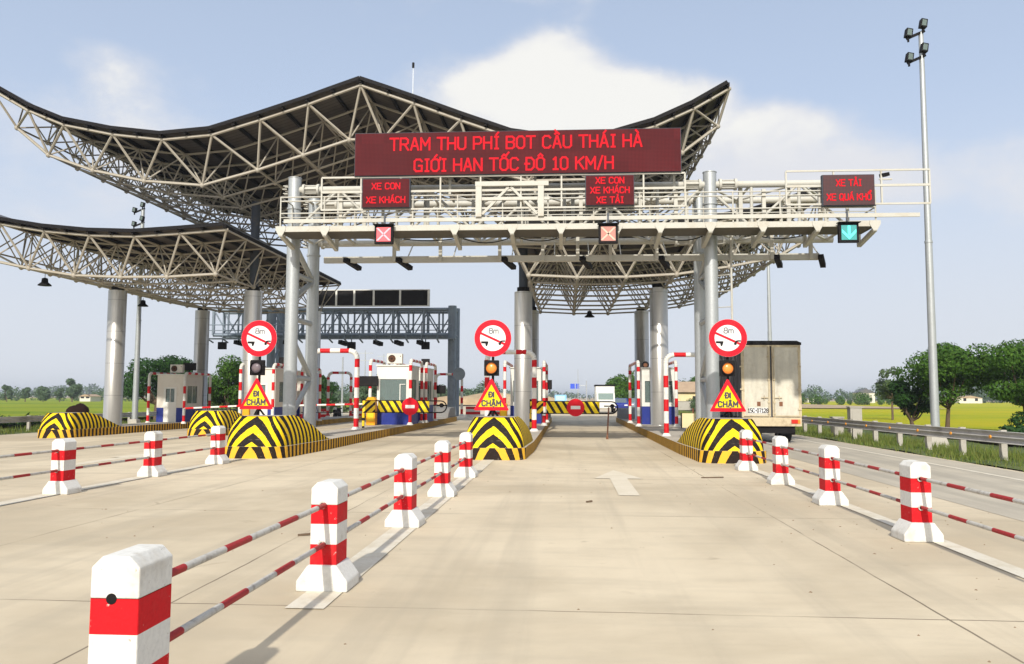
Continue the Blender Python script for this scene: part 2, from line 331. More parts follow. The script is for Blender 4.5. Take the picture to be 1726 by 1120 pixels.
# ------------------------------------------------------------------ mesh helpers
class MB:
    def __init__(s): s.v = []; s.f = []; s.mi = []; s.uv = None; s.sm = []
    def add(s, vs, fs, mi=0, smooth=False):
        o = len(s.v); s.v += [tuple(p) for p in vs]
        for f in fs: s.f.append(tuple(i + o for i in f)); s.mi.append(mi); s.sm.append(smooth)
        return s
    def box(s, x0, x1, y0, y1, z0, z1, mi=0):
        vs = [(x0, y0, z0), (x1, y0, z0), (x1, y1, z0), (x0, y1, z0), (x0, y0, z1), (x1, y0, z1), (x1, y1, z1), (x0, y1, z1)]
        return s.add(vs, [(0, 3, 2, 1), (4, 5, 6, 7), (0, 1, 5, 4), (1, 2, 6, 5), (2, 3, 7, 6), (3, 0, 4, 7)], mi)
    def tube(s, p, q, r, n=8, mi=0, r2=None, caps=True):
        p = Vector(p); q = Vector(q); d = q - p
        if d.length < 1e-6: return s
        d.normalize(); a = Vector((0, 0, 1)) if abs(d.z) < .9 else Vector((1, 0, 0))
        u = d.cross(a).normalized(); w_ = d.cross(u); r2 = r if r2 is None else r2; vs = []
        for c_, rr in ((p, r), (q, r2)):
            for i in range(n):
                t_ = 2 * PI * (i + .5) / n; vs.append(c_ + (u * math.cos(t_) + w_ * math.sin(t_)) * rr)
        fs = [(i, n + i, n + (i + 1) % n, (i + 1) % n) for i in range(n)]
        s.add(vs, fs, mi, n > 6)
        if caps: s.add(vs, [tuple(range(n)), tuple(range(2 * n - 1, n - 1, -1))], mi)
        return s
    def beam(s, p, q, wd, ht, mi=0):
        """rectangular bar from p to q, wd across, ht in the upright direction"""
        p = Vector(p); q = Vector(q); d = (q - p).normalized(); a = Vector((0, 0, 1)) if abs(d.z) < .95 else Vector((0, 1, 0))
        u = d.cross(a).normalized() * (wd / 2); w_ = u.cross(d).normalized() * (ht / 2)
        vs = [p - u - w_, p + u - w_, p + u + w_, p - u + w_, q - u - w_, q + u - w_, q + u + w_, q - u + w_]
        return s.add(vs, [(0, 1, 2, 3), (7, 6, 5, 4), (4, 5, 1, 0), (5, 6, 2, 1), (6, 7, 3, 2), (7, 4, 0, 3)], mi)
    def prism(s, poly, y0, y1, mi=0, axis='y'):
        """polygon in XZ extruded along Y (or in XY extruded along Z, or YZ along X)"""
        n = len(poly)
        f_ = {'y': lambda a, b, c_: (a, c_, b), 'z': lambda a, b, c_: (a, b, c_), 'x': lambda a, b, c_: (c_, a, b)}[axis]
        vs = [f_(a, b, y0) for a, b in poly] + [f_(a, b, y1) for a, b in poly]
        return s.add(vs, [tuple(range(n)), tuple(range(2 * n - 1, n - 1, -1))] + [(i, n + i, n + (i + 1) % n, (i + 1) % n) for i in range(n)], mi)
    def lathe(s, prof, c_=(0, 0, 0), n=16, mi=0):
        vs = []; k = len(prof)
        for r_, z in prof:
            for i in range(n): t_ = 2 * PI * i / n; vs.append((c_[0] + r_ * math.cos(t_), c_[1] + r_ * math.sin(t_), c_[2] + z))
        fs = [(j * n + i, j * n + (i + 1) % n, (j + 1) * n + (i + 1) % n, (j + 1) * n + i) for j in range(k - 1) for i in range(n)]
        s.add(vs, fs, mi, True)
        return s.add(vs, [tuple(range(n - 1, -1, -1)), tuple(range((k - 1) * n, k * n))], mi)
    def disc(s, cx, cy, cz, r, th, n=32, mi=0):
        """round plate facing -Y"""
        return s.prism([(cx + r * math.cos(2 * PI * i / n), cz + r * math.sin(2 * PI * i / n)) for i in range(n)], cy, cy + th, mi)
    def ring(s, cx, cy, cz, r0, r1, th, n=40, mi=0):
        vs = []
        for yy in (cy, cy + th):
            for r_ in (r0, r1):
                for i in range(n): a = 2 * PI * i / n; vs.append((cx + r_ * math.cos(a), yy, cz + r_ * math.sin(a)))
        fs = []
        for i in range(n):
            j = (i + 1) % n
            fs += [(i, j, n + j, n + i), (2 * n + i, 3 * n + i, 3 * n + j, 2 * n + j), (n + i, n + j, 3 * n + j, 3 * n + i), (i, 2 * n + i, 2 * n + j, j)]
        return s.add(vs, fs, mi)
    def path(s, pts, r, n=10, mi=0):
        for a, b in zip(pts[:-1], pts[1:]): s.tube(a, b, r, n, mi)
        return s
    def build(s, name, mats, parent=None, label=None, loc=None, bevel=0, fixn=False):
        me = bpy.data.meshes.new(name); me.from_pydata([tuple(v) for v in s.v], [], s.f)
        if not isinstance(mats, (list, tuple)): mats = [mats]
        for m_ in mats: me.materials.append(m_)
        me.polygons.foreach_set('material_index', s.mi); me.polygons.foreach_set('use_smooth', s.sm)
        if s.uv:
            l_ = me.uv_layers.new(name='UVMap')
            for i, lp in enumerate(me.loops): l_.data[i].uv = s.uv[lp.vertex_index]
        me.update()
        o = bpy.data.objects.new(name, me); COL.objects.link(o)
        if parent is not None: o.parent = parent
        if loc: o.location = loc
        if label: o['label'] = label
        if bevel:
            b = o.modifiers.new('bevel', 'BEVEL'); b.width = bevel; b.segments = 2; b.limit_method = 'ANGLE'; b.angle_limit = R(35)
        return o
def thing(name, label, cat, loc=(0, 0, 0), rz=0, group=None):
    o = bpy.data.objects.new(name, None); COL.objects.link(o); o.location = loc; o.rotation_euler = (0, 0, rz)
    o.empty_display_size = .2; o['label'] = label; o['category'] = cat
    if group: o['group'] = group
    return o
def tag(o, label, cat, group=None):
    o['label'] = label; o['category'] = cat
    if group: o['group'] = group
    return o
def struct(name, mb, m_, kind='structure', label=None, **kw):
    o = mb.build(name, m_, **kw); o['kind'] = kind
    if label: o['label'] = label; o['category'] = name.replace('_', ' ')
    return o
def dup(root, loc, label, group=None, rz=None):
    r = root.copy(); COL.objects.link(r); r.location = loc; r['label'] = label
    if rz is not None: r.rotation_euler = (0, 0, rz)
    if group: r['group'] = group
    for ch in list(root.children):
        c_ = ch.copy(); COL.objects.link(c_); c_.parent = r
        for g in list(ch.children):
            d_ = g.copy(); COL.objects.link(d_); d_.parent = c_
    return r
GL = {'A': [[(0, 0), (1.8, 6), (2.2, 6), (4, 0)], [(.8, 2), (3.2, 2)]], 'B': [[(0, 0), (0, 6), (3, 6), (4, 5.2), (4, 3.9), (3, 3.2), (0, 3.2)], [(3, 3.2), (4, 2.4), (4, .8), (3, 0), (0, 0)]],
      'C': [[(4, 5), (3, 6), (1, 6), (0, 5), (0, 1), (1, 0), (3, 0), (4, 1)]], 'D': [[(0, 0), (0, 6), (2.6, 6), (4, 4.6), (4, 1.4), (2.6, 0), (0, 0)]],
      'E': [[(4, 6), (0, 6), (0, 0), (4, 0)], [(0, 3.1), (3.3, 3.1)]], 'G': [[(4, 5), (3, 6), (1, 6), (0, 5), (0, 1), (1, 0), (4, .1), (4, 2.8), (2.3, 2.8)]],
      'H': [[(0, 0), (0, 6)], [(4, 0), (4, 6)], [(0, 3.1), (4, 3.1)]], 'I': [[(.4, 6), (2.2, 6)], [(1.3, 6), (1.3, 0)], [(.4, 0), (2.2, 0)]], 'i': [[(.5, 0), (.5, 6)]],
      'K': [[(0, 0), (0, 6)], [(4, 6), (.1, 2.8)], [(1.3, 3.8), (4, 0)]], 'M': [[(0, 0), (0, 6), (2.3, 2.2), (4.6, 6), (4.6, 0)]], 'N': [[(0, 0), (0, 6), (4, 0), (4, 6)]],
      'O': [[(1.1, 0), (0, 1.1), (0, 4.9), (1.1, 6), (2.9, 6), (4, 4.9), (4, 1.1), (2.9, 0), (1.1, 0)]], 'P': [[(0, 0), (0, 6), (3, 6), (4, 5.2), (4, 3.4), (3, 2.6), (0, 2.6)]],
      'Q': [[(1.1, 0), (0, 1.1), (0, 4.9), (1.1, 6), (2.9, 6), (4, 4.9), (4, 1.1), (2.9, 0), (1.1, 0)], [(2.4, 1.5), (4.2, -.6)]],
      'R': [[(0, 0), (0, 6), (3, 6), (4, 5.2), (4, 3.6), (3, 2.9), (0, 2.9)], [(2.2, 2.9), (4.2, 0)]], 'T': [[(-.2, 6), (4.2, 6)], [(2, 6), (2, 0)]], 'U': [[(0, 6), (0, 1), (1, 0), (3, 0), (4, 1), (4, 6)]],
      'X': [[(0, 0), (4, 6)], [(0, 6), (4, 0)]], '/': [[(0, -.4), (2.4, 6.4)]], '-': [[(.4, 2.9), (2.2, 2.9)]], '0': [[(1, 0), (0, 1), (0, 5), (1, 6), (2.6, 6), (3.6, 5), (3.6, 1), (2.6, 0), (1, 0)]],
      '1': [[(.5, 5), (1.6, 6), (1.6, 0)], [(.4, 0), (2.8, 0)]], '2': [[(0, 5), (1, 6), (2.8, 6), (3.7, 5), (3.7, 3.9), (0, 0), (3.9, 0)]], '5': [[(3.7, 6), (.3, 6), (.1, 3.4), (2.7, 3.4), (3.8, 2.4), (3.8, 1), (2.7, 0), (0, .3)]],
      '7': [[(0, 6), (3.8, 6), (1.4, 0)]], '8': [[(1, 3.2), (0, 2.3), (0, .9), (1, 0), (2.8, 0), (3.8, .9), (3.8, 2.3), (2.8, 3.2), (1, 3.2), (.3, 4), (.3, 5.2), (1.1, 6), (2.7, 6), (3.5, 5.2), (3.5, 4), (2.8, 3.2)]],
      'm': [[(0, 0), (0, 4)], [(0, 3.4), (.8, 4), (1.6, 4), (2.3, 3.3), (2.3, 0)], [(2.3, 3.3), (3.1, 4), (3.9, 4), (4.6, 3.3), (4.6, 0)]]}
AD = {0x301: [[(1.7, 6.9), (2.9, 8.2)]], 0x300: [[(2.3, 6.9), (1.1, 8.2)]], 0x302: [[(.9, 6.9), (2, 7.9), (3.1, 6.9)]], 0x323: [[(1.8, -1.3), (2.2, -1.3)]], 0x309: [[(1.5, 8.4), (2.4, 8.4), (2.5, 7.7), (2, 6.9)]], 0x31b: [[(3.6, 5.4), (4.6, 5.7), (4.8, 6.8)]]}
def strokes(body, size, mat, parent, loc, wt=.10, sx=1.0, gap=1.5, name='lettering'):
    """capital letters drawn as flat strokes, size = cap height; facing -Y"""
    import unicodedata
    sc = size / 6.0; out = []; x = 0
    for ch in body:
        if ch == ' ': x += 3.0; continue
        bar = ch == 'Đ'; d = unicodedata.normalize('NFD', 'D' if bar else ch); b = d[0]; pl = list(GL[b]); wd = max(p[0] for q in pl for p in q)
        if b in 'TUOACHQ' and b != 'I': wd = 4
        marks = [AD[ord(c_)] for c_ in d[1:] if ord(c_) in AD]; hat = 0x302 in [ord(c_) for c_ in d[1:]]
        for c_ in d[1:]:
            k = ord(c_)
            if k not in AD: continue
            for q in AD[k]:
                ox = (1.3 - 2) if b == 'I' else 0; oy = 0
                if hat and k in (0x301, 0x300, 0x309): ox += 1.6 if k != 0x300 else -.2; oy = .7
                pl.append([(a + ox, c2 + oy) for a, c2 in q])
        if bar: pl.append([(-.8, 3), (1.6, 3)])
        for q in pl: out.append([(a + x, c2) for a, c2 in q])
        x += wd + gap
    tot = x - gap; mb = MB(); h = wt / 2
    for q in out:
        P_ = [((a - tot / 2) * sc * sx, (c2 - 3) * sc) for a, c2 in q]
        for p, r_ in zip(P_[:-1], P_[1:]):
            v = Vector((r_[0] - p[0], r_[1] - p[1]));
            if v.length < 1e-6: continue
            v.normalize(); n_ = Vector((-v.y, v.x)) * h; e = v * h * .8; a = Vector(p) - e; b = Vector(r_) + e
            mb.add([(a.x - n_.x, 0, a.y - n_.y), (b.x - n_.x, 0, b.y - n_.y), (b.x + n_.x, 0, b.y + n_.y), (a.x + n_.x, 0, a.y + n_.y)], [(0, 1, 2, 3)])
    # every stroke lies a hair in front of the one before it, so none share a plane
    for i in range(len(mb.v)): q = mb.v[i]; mb.v[i] = (q[0], -.00002 * (i // 4), q[2])
    return mb.build(name, mat, parent, loc=loc)

def gz(x):
    """cross-fall of the plaza: level in the middle, falling gently to the left"""
    return -.02 * max(0.0, -x - 9.5)

# ================================================================== SETTING
def strip(xs, y0, y1, ny, zf):
    mb = MB(); vs = []; fs = []; n = len(xs)
    for j in range(ny + 1):
        y = y0 + (y1 - y0) * j / ny
        for x in xs: vs.append((x, y, zf(x, y)))
    for j in range(ny):
        for i in range(n - 1): fs.append((j * n + i, j * n + i + 1, (j + 1) * n + i + 1, (j + 1) * n + i))
    return mb.add(vs, fs)
# one huge ground sheet under everything
struct('ground', strip([-3500, -60, -31, -26, 9.9, 13, 60, 3500], -60, 5500, 1, lambda x, y: -.62 if (x < -30 or x > 12) else -.70), soil_m)
struct('plaza', strip([-27.5, -20, -14, -9.5, 5.9, 10.0], -40, 150, 40, lambda x, y: gz(x)), plaza_m)
struct('side_road', strip([5.95, 9.85], 6, 110, 10, lambda x, y: .004), side_m)
struct('far_road', strip([-9.5, 9.0], 150, 900, 2, lambda x, y: -.01), plaza_m)
struct('verge', strip([10.0, 10.6, 12.2, 15.0, 19.0], -10, 130, 60, lambda x, y: {10.0: .01, 10.6: .04, 12.2: -.05, 15.0: -.25, 19.0: -.45}[x] + .05 * math.sin(y * 1.7 + x)), verge_m)
struct('left_verge', strip([-34.0, -30.5, -28.6, -27.5], -10, 130, 60, lambda x, y: {-27.5: gz(-27.5) - .01, -28.6: -.33, -30.5: -.42, -34.0: -.5}[x] + .04 * math.sin(y * 1.3 + x)), verge_m)
struct('rice_field', strip([19.0, 40, 120, 900], -10, 420, 30, lambda x, y: -.10), rice_r)
struct('rice_field', strip([-900, -120, -60, -34.0], -10, 420, 30, lambda x, y: -.15), rice_l)
struct('sandy_lot', strip([-60, -30, -9.6], 150, 420, 4, lambda x, y: .02), soil_m)
struct('dirt_lot', strip([9.1, 20, 60], 130, 420, 4, lambda x, y: .02), soil_m)

# painted markings, 4 mm above the slabs
def mark(name, x0, x1, y0, y1, mat=mark_m, z=.008):
    mb = MB(); n = max(1, int((y1 - y0) / 1.0)); vs = []
    for j in range(n + 1): y = y0 + (y1 - y0) * j / n; vs += [(x0, y, z + gz(x0)), (x1, y, z + gz(x1))]
    mb.add(vs, [(2 * j, 2 * j + 1, 2 * j + 3, 2 * j + 2) for j in range(n)])
    return struct(name, mb, mat)
mark('lane_line', -2.12, -1.82, 6.15, 21.0)
mark('lane_line', 4.06, 4.27, -2.0, 20.4)
mark('lane_line', -8.42, -8.12, -2.0, 20.2)
mark('edge_line', 8.85, 9.0, 8.0, 90.0)
mark('edge_line', -26.8, -26.65, 5.0, 110.0)
def arrow(x, y, ln, mat):
    mb = MB(); z = .008 + gz(x)
    mb.add([(x - .17, y, z), (x + .17, y, z), (x + .17, y + ln * .6, z), (x - .17, y + ln * .6, z), (x - .48, y + ln * .60, z), (x + .48, y + ln * .6, z), (x, y + ln, z)], [(0, 1, 2, 3), (4, 5, 6)])
    struct('arrow_marking', mb, mat)
arrow(1.02, 13.5, 4.6, arrow_m); arrow(-11.6, 18.0, 5.0, arrow_m)

# ================================================================== TRAFFIC ISLANDS
def smooth(a, b, x):
    x = min(1, max(0, (x - a) / (b - a))); return x * x * (3 - 2 * x)
def island(cx, y0, y1, label, hw=.92, kh=.30, koff=.62):
    base = gz(cx)
    t_ = thing('traffic_island', label, 'traffic island', (cx, y0, base), 0, 'toll islands with yellow and black bullnoses')
    # outline from rear left round the front to rear right (front centre is s = 0)
    def outline(inset, L, n_side=44):
        pts = []
        for k in range(n_side + 1):                       # right half, from front centre
            a = k / n_side
            pts.append(a)
        res = []
        for a in pts:
            s_ = (a ** 1.35) * (L + .9)
            # flat front .42, corner arc radius .5, then side widening
            fw = .38
            if s_ < fw: x, y = s_, .0
            elif s_ < fw + .70:
                q = (s_ - fw) / .70 * PI / 2; x = fw + .45 * math.sin(q); y = .45 * (1 - math.cos(q))
            else:
                y = .45 + (s_ - fw - .70); x = .83 + (hw - .83) * smooth(.4, 3.5, y)
            nx, ny = (0, -1) if s_ < fw else ((math.sin((s_ - fw) / .70 * PI / 2), -math.cos((s_ - fw) / .70 * PI / 2)) if s_ < fw + .70 else (1, 0))
            res.append((x - nx * inset, y - ny * inset, s_))
        return res
    def phi(s_, z, off=0.0, zk=1.0):
        per_f, per_s = .42, .27
        w_ = 1 - smooth(.35, 2.0, s_) * .93
        s0 = min(s_, .6); g_ = (.55 * s0 + .82 * s0 * s0) / .42       # chevrons that steepen outwards
        if s_ > .6: g_ += (s_ - .6) / per_s
        return g_ + z * zk / per_f * w_ + off
    L = y1 - y0
    # kerb wall: fine near the hump, long straight run behind
    right = outline(0, 4.2)
    right.append((hw, L * .5, right[-1][2] + L * .5 - right[-1][1])); right.append((hw, L, right[-1][2] + L - L * .5))
    mb = MB(); mb.uv = []
    allp = [(-x, y, s_) for x, y, s_ in reversed(right[1:])] + right
    n = len(allp)
    for z in (-.06, kh * .5, kh):
        for x, y, s_ in allp: mb.v.append((x, y, z)); mb.uv.append((phi(s_, z, koff, .5), z))
    for k in range(2):
        for i in range(n - 1): mb.f.append((k * n + i, k * n + i + 1, (k + 1) * n + i + 1, (k + 1) * n + i)); mb.mi.append(0); mb.sm.append(False)
    mb.build('kerb', kerb_m, t_)
    # paving on top, between matching left and right points
    mb = MB(); m_ = len(right); vs = []
    for x, y, s_ in right: vs += [(-x, y, kh), (x, y, kh)]
    mb.add(vs, [(2 * i, 2 * i + 1, 2 * i + 3, 2 * i + 2) for i in range(m_ - 1)])
    mb.add([(-hw, L, -.06), (hw, L, -.06), (hw, L, kh), (-hw, L, kh)], [(0, 1, 2, 3)])
    mb.build('paving', kerbtop_m, t_)
    # bullnose hump
    top_h = 1.07
    def H(y): return kh + (top_h - kh) * (1 - smooth(1.5, 4.25, y))
    pr = [p for p in outline(.03, 4.0)]
    mb = MB(); mb.uv = []; lev = 10
    def ringpt(p, k, sg):
        x, y, s_ = p; u = k / lev; hy = H(y); z = kh + u * (hy - kh); rel = (z - kh) / (top_h - kh)
        lean = .03 + .25 * (rel ** 2.0)
        if s_ < .38: nx, ny = 0, -1
        elif s_ < 1.08: q = (s_ - .38) / .70 * PI / 2; nx, ny = math.sin(q), -math.cos(q)
        else: nx, ny = 1, 0
        lf = lean + (.12 * rel if ny < -.3 else 0)
        return (sg * (x - nx * lean), y - ny * lf, z), (phi(s_, z), z)
    rows = []
    seq = [(p, -1) for p in reversed(pr[1:])] + [(p, 1) for p in pr]
    for k in range(lev + 1):
        row = []
        for p, sg in seq: v_, uv_ = ringpt(p, k, sg); row.append(len(mb.v)); mb.v.append(v_); mb.uv.append(uv_)
        rows.append(row)
    for k in range(lev):
        for i in range(len(seq) - 1): mb.f.append((rows[k][i], rows[k][i + 1], rows[k + 1][i + 1], rows[k + 1][i])); mb.mi.append(0); mb.sm.append(True)
    mid_i = len(pr) - 1; toprow = rows[-1]
    for i in range(len(pr) - 1):
        a, b = mid_i - i, mid_i + i; a2, b2 = a - 1, b + 1
        if i == 0: mb.f.append((toprow[b], toprow[b2], toprow[a2])); mb.mi.append(1); mb.sm.append(False)
        else: mb.f.append((toprow[a], toprow[b], toprow[b2], toprow[a2])); mb.mi.append(1); mb.sm.append(False)
    mb.build('bullnose', [hump_m, conc_m], t_)
    # unpainted rear hump
    mb = MB(); prof = [(-.0, kh), (.35, kh + .28), (.9, kh + .55), (1.6, kh + .62), (3.0, kh + .62), (3.35, kh + .5), (3.55, kh + .2), (3.6, kh)]
    mb.prism([(L - 3.7 + a, b) for a, b in prof], -hw + .05, hw - .05, axis='x')
    mb.build('rear_hump', conc_g, t_, bevel=.05)
    return t_
island(-8.05, 20.45, 53, 'toll island with striped bullnose in front of the left gantry legs')
island(-1.87, 20.7, 53, 'toll island with striped bullnose in the middle of the picture', koff=.05)
island(4.10, 20.3, 53, 'toll island with striped bullnose before the right gantry legs, beside the truck', koff=.05)
island(-15.30, 33.6, 66, 'toll island with striped bullnose partly hidden behind the left gantry island')
island(-22.05, 33.8, 66, 'toll island with striped bullnose farthest left, below a silver column', kh=.36)

# ================================================================== BOLLARDS AND PIPES
def bollard(loc, label, group):
    t_ = thing('bollard', label, 'bollard', loc, 0, group)
    mb = MB(); W_ = .112; D = .155
    mb.prism([(-.215, 0), (.215, 0), (.215, .085), (.12, .215), (-.12, .215), (-.215, .085)], -.19, .19, 0)
    mb.build('base', white_c, t_, bevel=.014)
    mb = MB(); z = [.215, .38, .545, .70]
    for i in range(3):
        k = 1 if i in (0, 2) else 0
        mb.add([(-W_, -D, z[i]), (W_, -D, z[i]), (W_, D, z[i]), (-W_, D, z[i]), (-W_, -D, z[i + 1]), (W_, -D, z[i + 1]), (W_, D, z[i + 1]), (-W_, D, z[i + 1])],
               [(0, 1, 5, 4), (1, 2, 6, 5), (2, 3, 7, 6), (3, 0, 4, 7)], k)
    n_ = len(mb.f)
    mb.prism([(-W_, .70), (W_, .70), (W_, .835), (W_ - .05, .885), (-W_ + .05, .885), (-W_, .835)], -D, D, 0)
    mb.build('post', [white_c, red_c], t_, bevel=.008)
    mb = MB()
    for zz in (.70, .38):
        mb.disc(-.012, -D - .003, zz, .024, .004, 16)
    mb.build('pipe_hole', black_m, t_)  # black discs stand for the shade inside the holes, nothing is recessed
    return t_
rows = [('middle row', -2.0, [3.72, 6.87, 10.15, 13.2, 16.3]),
        ('right row', 3.97, [6.6, 9.69, 12.75, 15.6, 18.5]),
        ('left row', -8.2, [9.8, 12.92, 15.82, 18.85])]
nm = {'middle row': ['nearest and largest bollard, cut by the lower edge of the photo', 'second bollard from the front in the middle row', 'third bollard from the front in the middle row',
                     'fourth bollard from the front in the middle row', 'farthest bollard of the middle row, beside the middle bullnose'],
      'right row': ['bollard just outside the right edge of the photo', 'nearest visible bollard of the right row', 'second visible bollard of the right row', 'third visible bollard of the right row',
                    'farthest bollard of the right row, in front of the right bullnose'],
      'left row': ['bollard just outside the left edge of the photo', 'nearest visible bollard of the left row', 'middle visible bollard of the left row', 'farthest bollard of the left row, beside the left bullnose']}
proto = None
for rname, x, ys in rows:
    for i, y in enumerate(ys):
        if rname != 'middle row' and i == 0: continue
        lab = 'red and white concrete ' + nm[rname][i]
        lc = (x, y, 0); g_ = 'red and white bollards along the lane lines'
        if proto is None: proto = bollard(lc, lab, g_)
        else: dup(proto, lc, lab, g_, rz=rnd.uniform(-.035, .035))
def striped_pipe(p, q, r, seg=(.42, .5), first=1, mats=(pipe_w, pipe_r), n=10):
    mb = MB(); p = Vector(p); q = Vector(q); L = (q - p).length; d = (q - p) / L; a = 0; k = first
    while a < L - 1e-4:
        s_ = seg[0] if k else seg[1]; b = min(L, a + s_)
        mb.tube(p + d * a, p + d * b, r, n, k); a = b; k = 1 - k
    return mb
for rname, x, ys in rows:
    for i in range(len(ys) - 1):
        for zz, hl in ((.70, 'upper'), (.38, 'lower')):
            sg = rnd.uniform(-.006, .006)
            mb = striped_pipe((x + sg, ys[i] + .13, zz), (x - sg, ys[i + 1] - .17, zz), .0215, (.36 + rnd.random() * .05, .46 + rnd.random() * .05), 1)
            mb.ring(x - .012, ys[i + 1] - .172, zz, .020, .032, .006, 16, 0)
            o = mb.build('barrier_pipe', [pipe_w, pipe_r])
            o.location = (0, 0, 0)
            where = {'middle row': ['from the cut-off bollard to the second', 'between the second and third bollards', 'between the third and fourth bollards', 'between the two farthest bollards'],
                     'right row': ['running out of the right edge of the photo', 'between the nearest and second visible bollards', 'between the second and third visible bollards', 'between the two farthest bollards'],
                     'left row': ['running out of the left edge of the photo', 'between the nearest and middle bollards', 'between the middle and farthest bollards']}[rname][i]
            tag(o, '%s striped pipe of the %s %s' % (hl, rname, where), 'pipe', 'striped pipes between the bollards')

# ================================================================== TOLL CANOPIES
def canopy(name, label, top, bot, y0, m_, ny, tub=.062, sheet=.22):
    t_ = thing(name, label, 'canopy', (0, y0, 0))
    chords = MB(); webs = MB(); n = len(top)
    T = lambda i, j: (top[i][0], m_ * j, top[i][1])
    B = lambda i, j: (bot[i][0], m_ * (j + .5), bot[i][1])
    for j in range(ny + 1):
        for i in range(n - 1): chords.tube(T(i, j), T(i + 1, j), tub * (1.15 if j == 0 else .84), 6, caps=False)
    for i in range(n):
        for j in range(ny): chords.tube(T(i, j), T(i, j + 1), tub * .8, 6, caps=False)
    for j in range(ny):
        for i in range(n - 2): chords.tube(B(i, j), B(i + 1, j), tub * (1.1 if j == 0 else .84), 6, caps=False)
    for i in range(n - 1):
        for j in range(ny - 1): chords.tube(B(i, j), B(i, j + 1), tub * .75, 6, caps=False)
    for i in range(n - 1):
        for j in range(ny):
            for a, b in ((i, j), (i + 1, j), (i, j + 1), (i + 1, j + 1)):
                webs.tube(B(i, j), T(a, b), tub * (.9 if j == 0 and b == 0 else .56), 6, caps=False)
            bb = Vector(B(i, j)); webs.lathe([(.03, -.12), (.10, -.07), (.12, 0), (.10, .07), (.03, .12)], bb, 8)
    for i in range(n): webs.lathe([(.02, -.09), (.08, -.05), (.09, 0), (.08, .05), (.02, .09)], T(i, 0), 8)
    chords.build('chord_grid', frame_m, t_); webs.build('web_struts', frame_m, t_)
    # roof sheet follows the upper nodes, smoothed and lifted
    pts = []
    for i in range(n - 1):
        a, b = top[i], top[i + 1]
        pts.append(a); pts.append(((a[0] + b[0]) / 2, (a[1] + b[1]) / 2))
    pts.append(top[-1])
    up = []
    for i, p in enumerate(pts):
        a = pts[max(0, i - 1)]; b = pts[min(len(pts) - 1, i + 1)]
        d = Vector((b[0] - a[0], b[1] - a[1])).normalized(); nn = Vector((-d.y, d.x))
        if nn.y < 0: nn = -nn
        up.append((p, nn, d))
    e0, e1 = -.25, m_ * ny + .25; sh = MB(); vs = []
    for p, nn, d in up:
        for off in (sheet, sheet + .07):
            q = Vector(p) + nn * off
            for yy in (e0, e1): vs.append((q.x, yy, q.y))
    k = len(up)
    for i in range(k - 1):
        a = 4 * i; b = 4 * (i + 1)
        sh.f += [(a, a + 1, b + 1, b), (a + 2, b + 2, b + 3, a + 3), (a, b, b + 2, a + 2), (a + 1, a + 3, b + 3, b + 1)]; sh.mi += [0, 1, 1, 1]; sh.sm += [False] * 4
    sh.v = vs; a = 4 * (k - 1); sh.f += [(0, 2, 3, 1), (a, a + 1, a + 3, a + 2)]; sh.mi += [1, 1]; sh.sm += [False] * 2
    sh.build('roof_sheet', [under_m, roof_top], t_)
    pu = MB()
    for i, (p, nn, d) in enumerate(up):
        q = Vector(p) + nn * (sheet - .085); pu.beam((q.x, e0 + .04, q.y), (q.x, e1 - .04, q.y), .10, .15)
    pu.build('purlins', purl_m, t_)
    po = MB()
    for p, nn, d in up:
        for j in range(ny + 1):
            q = Vector(p) + nn * (sheet - .16); po.tube((p[0], m_ * j, p[1]), (q.x, m_ * j, q.y), .05, 6)
    po.build('purlin_posts', frame_m, t_)
    for yy in (e0 - .012, e1 + .012):
        fa = MB()
        for i in range(k - 1):
            a = Vector(up[i][0]) + up[i][1] * (sheet + .01); b = Vector(up[i + 1][0]) + up[i + 1][1] * (sheet + .01)
            fa.beam((a.x, yy, a.y), (b.x, yy, b.y), .02, .15)
        fa.build('edge_trim', black_m, t_)
    return t_
hi_top = [(-25.03, 14.9), (-23.28, 13.89), (-21.64, 13.22), (-19.44, 12.76), (-17.24, 12.49), (-15.06, 12.66), (-12.96, 13.27), (-10.89, 13.92), (-8.66, 14.70),
          (-6.39, 13.86), (-4.41, 13.10), (-2.35, 12.35), (-.3, 12.02), (1.7, 12.15), (3.67, 12.70), (5.24, 13.40), (6.67, 14.21)]
hi_bot = [(-24.52, 13.51), (-22.99, 12.24), (-20.91, 11.51), (-18.53, 11.0), (-15.9, 10.77), (-13.44, 11.42), (-11.43, 12.05), (-9.40, 12.70),
          (-7.92, 12.70), (-5.97, 12.05), (-3.9, 11.42), (-1.6, 10.77), (.9, 10.8), (3.0, 11.2), (4.88, 11.89), (6.38, 13.01)]
Y0c, MC, NC = 33.0, 2.15, 8
hi = canopy('toll_canopy', 'large high canopy with central ridge and upswept eaves of cream steel space frame', hi_top, hi_bot, Y0c, MC, NC)
lo_top = [(-27.5, 10.05), (-26.1, 9.5), (-24.26, 8.91), (-22.28, 8.58), (-20.27, 8.38), (-18.28, 8.31), (-16.28, 8.42), (-14.28, 8.56)]
lo_bot = [(-27.0, 8.3), (-25.5, 7.55), (-23.63, 7.16), (-21.55, 6.83), (-19.42, 6.74), (-17.34, 6.74), (-15.17, 6.85)]
lo = canopy('toll_canopy', 'lower left canopy wing with curved cream steel space frame over silver columns', lo_top, lo_bot, Y0c, MC, NC, tub=.056, sheet=.20)
mir = lambda L_: [(-16.76 - x, z) for x, z in reversed(L_)]
ro_top = [(-2.48, 8.56), (-.48, 8.42), (1.52, 8.31), (3.51, 8.38), (5.52, 8.58), (7.5, 8.95), (9.3, 9.5), (10.7, 10.05)]
ro_bot = [(-1.58, 6.72), (.45, 6.62), (2.5, 6.62), (4.6, 6.72), (6.75, 7.02), (8.7, 7.4), (10.2, 8.3)]
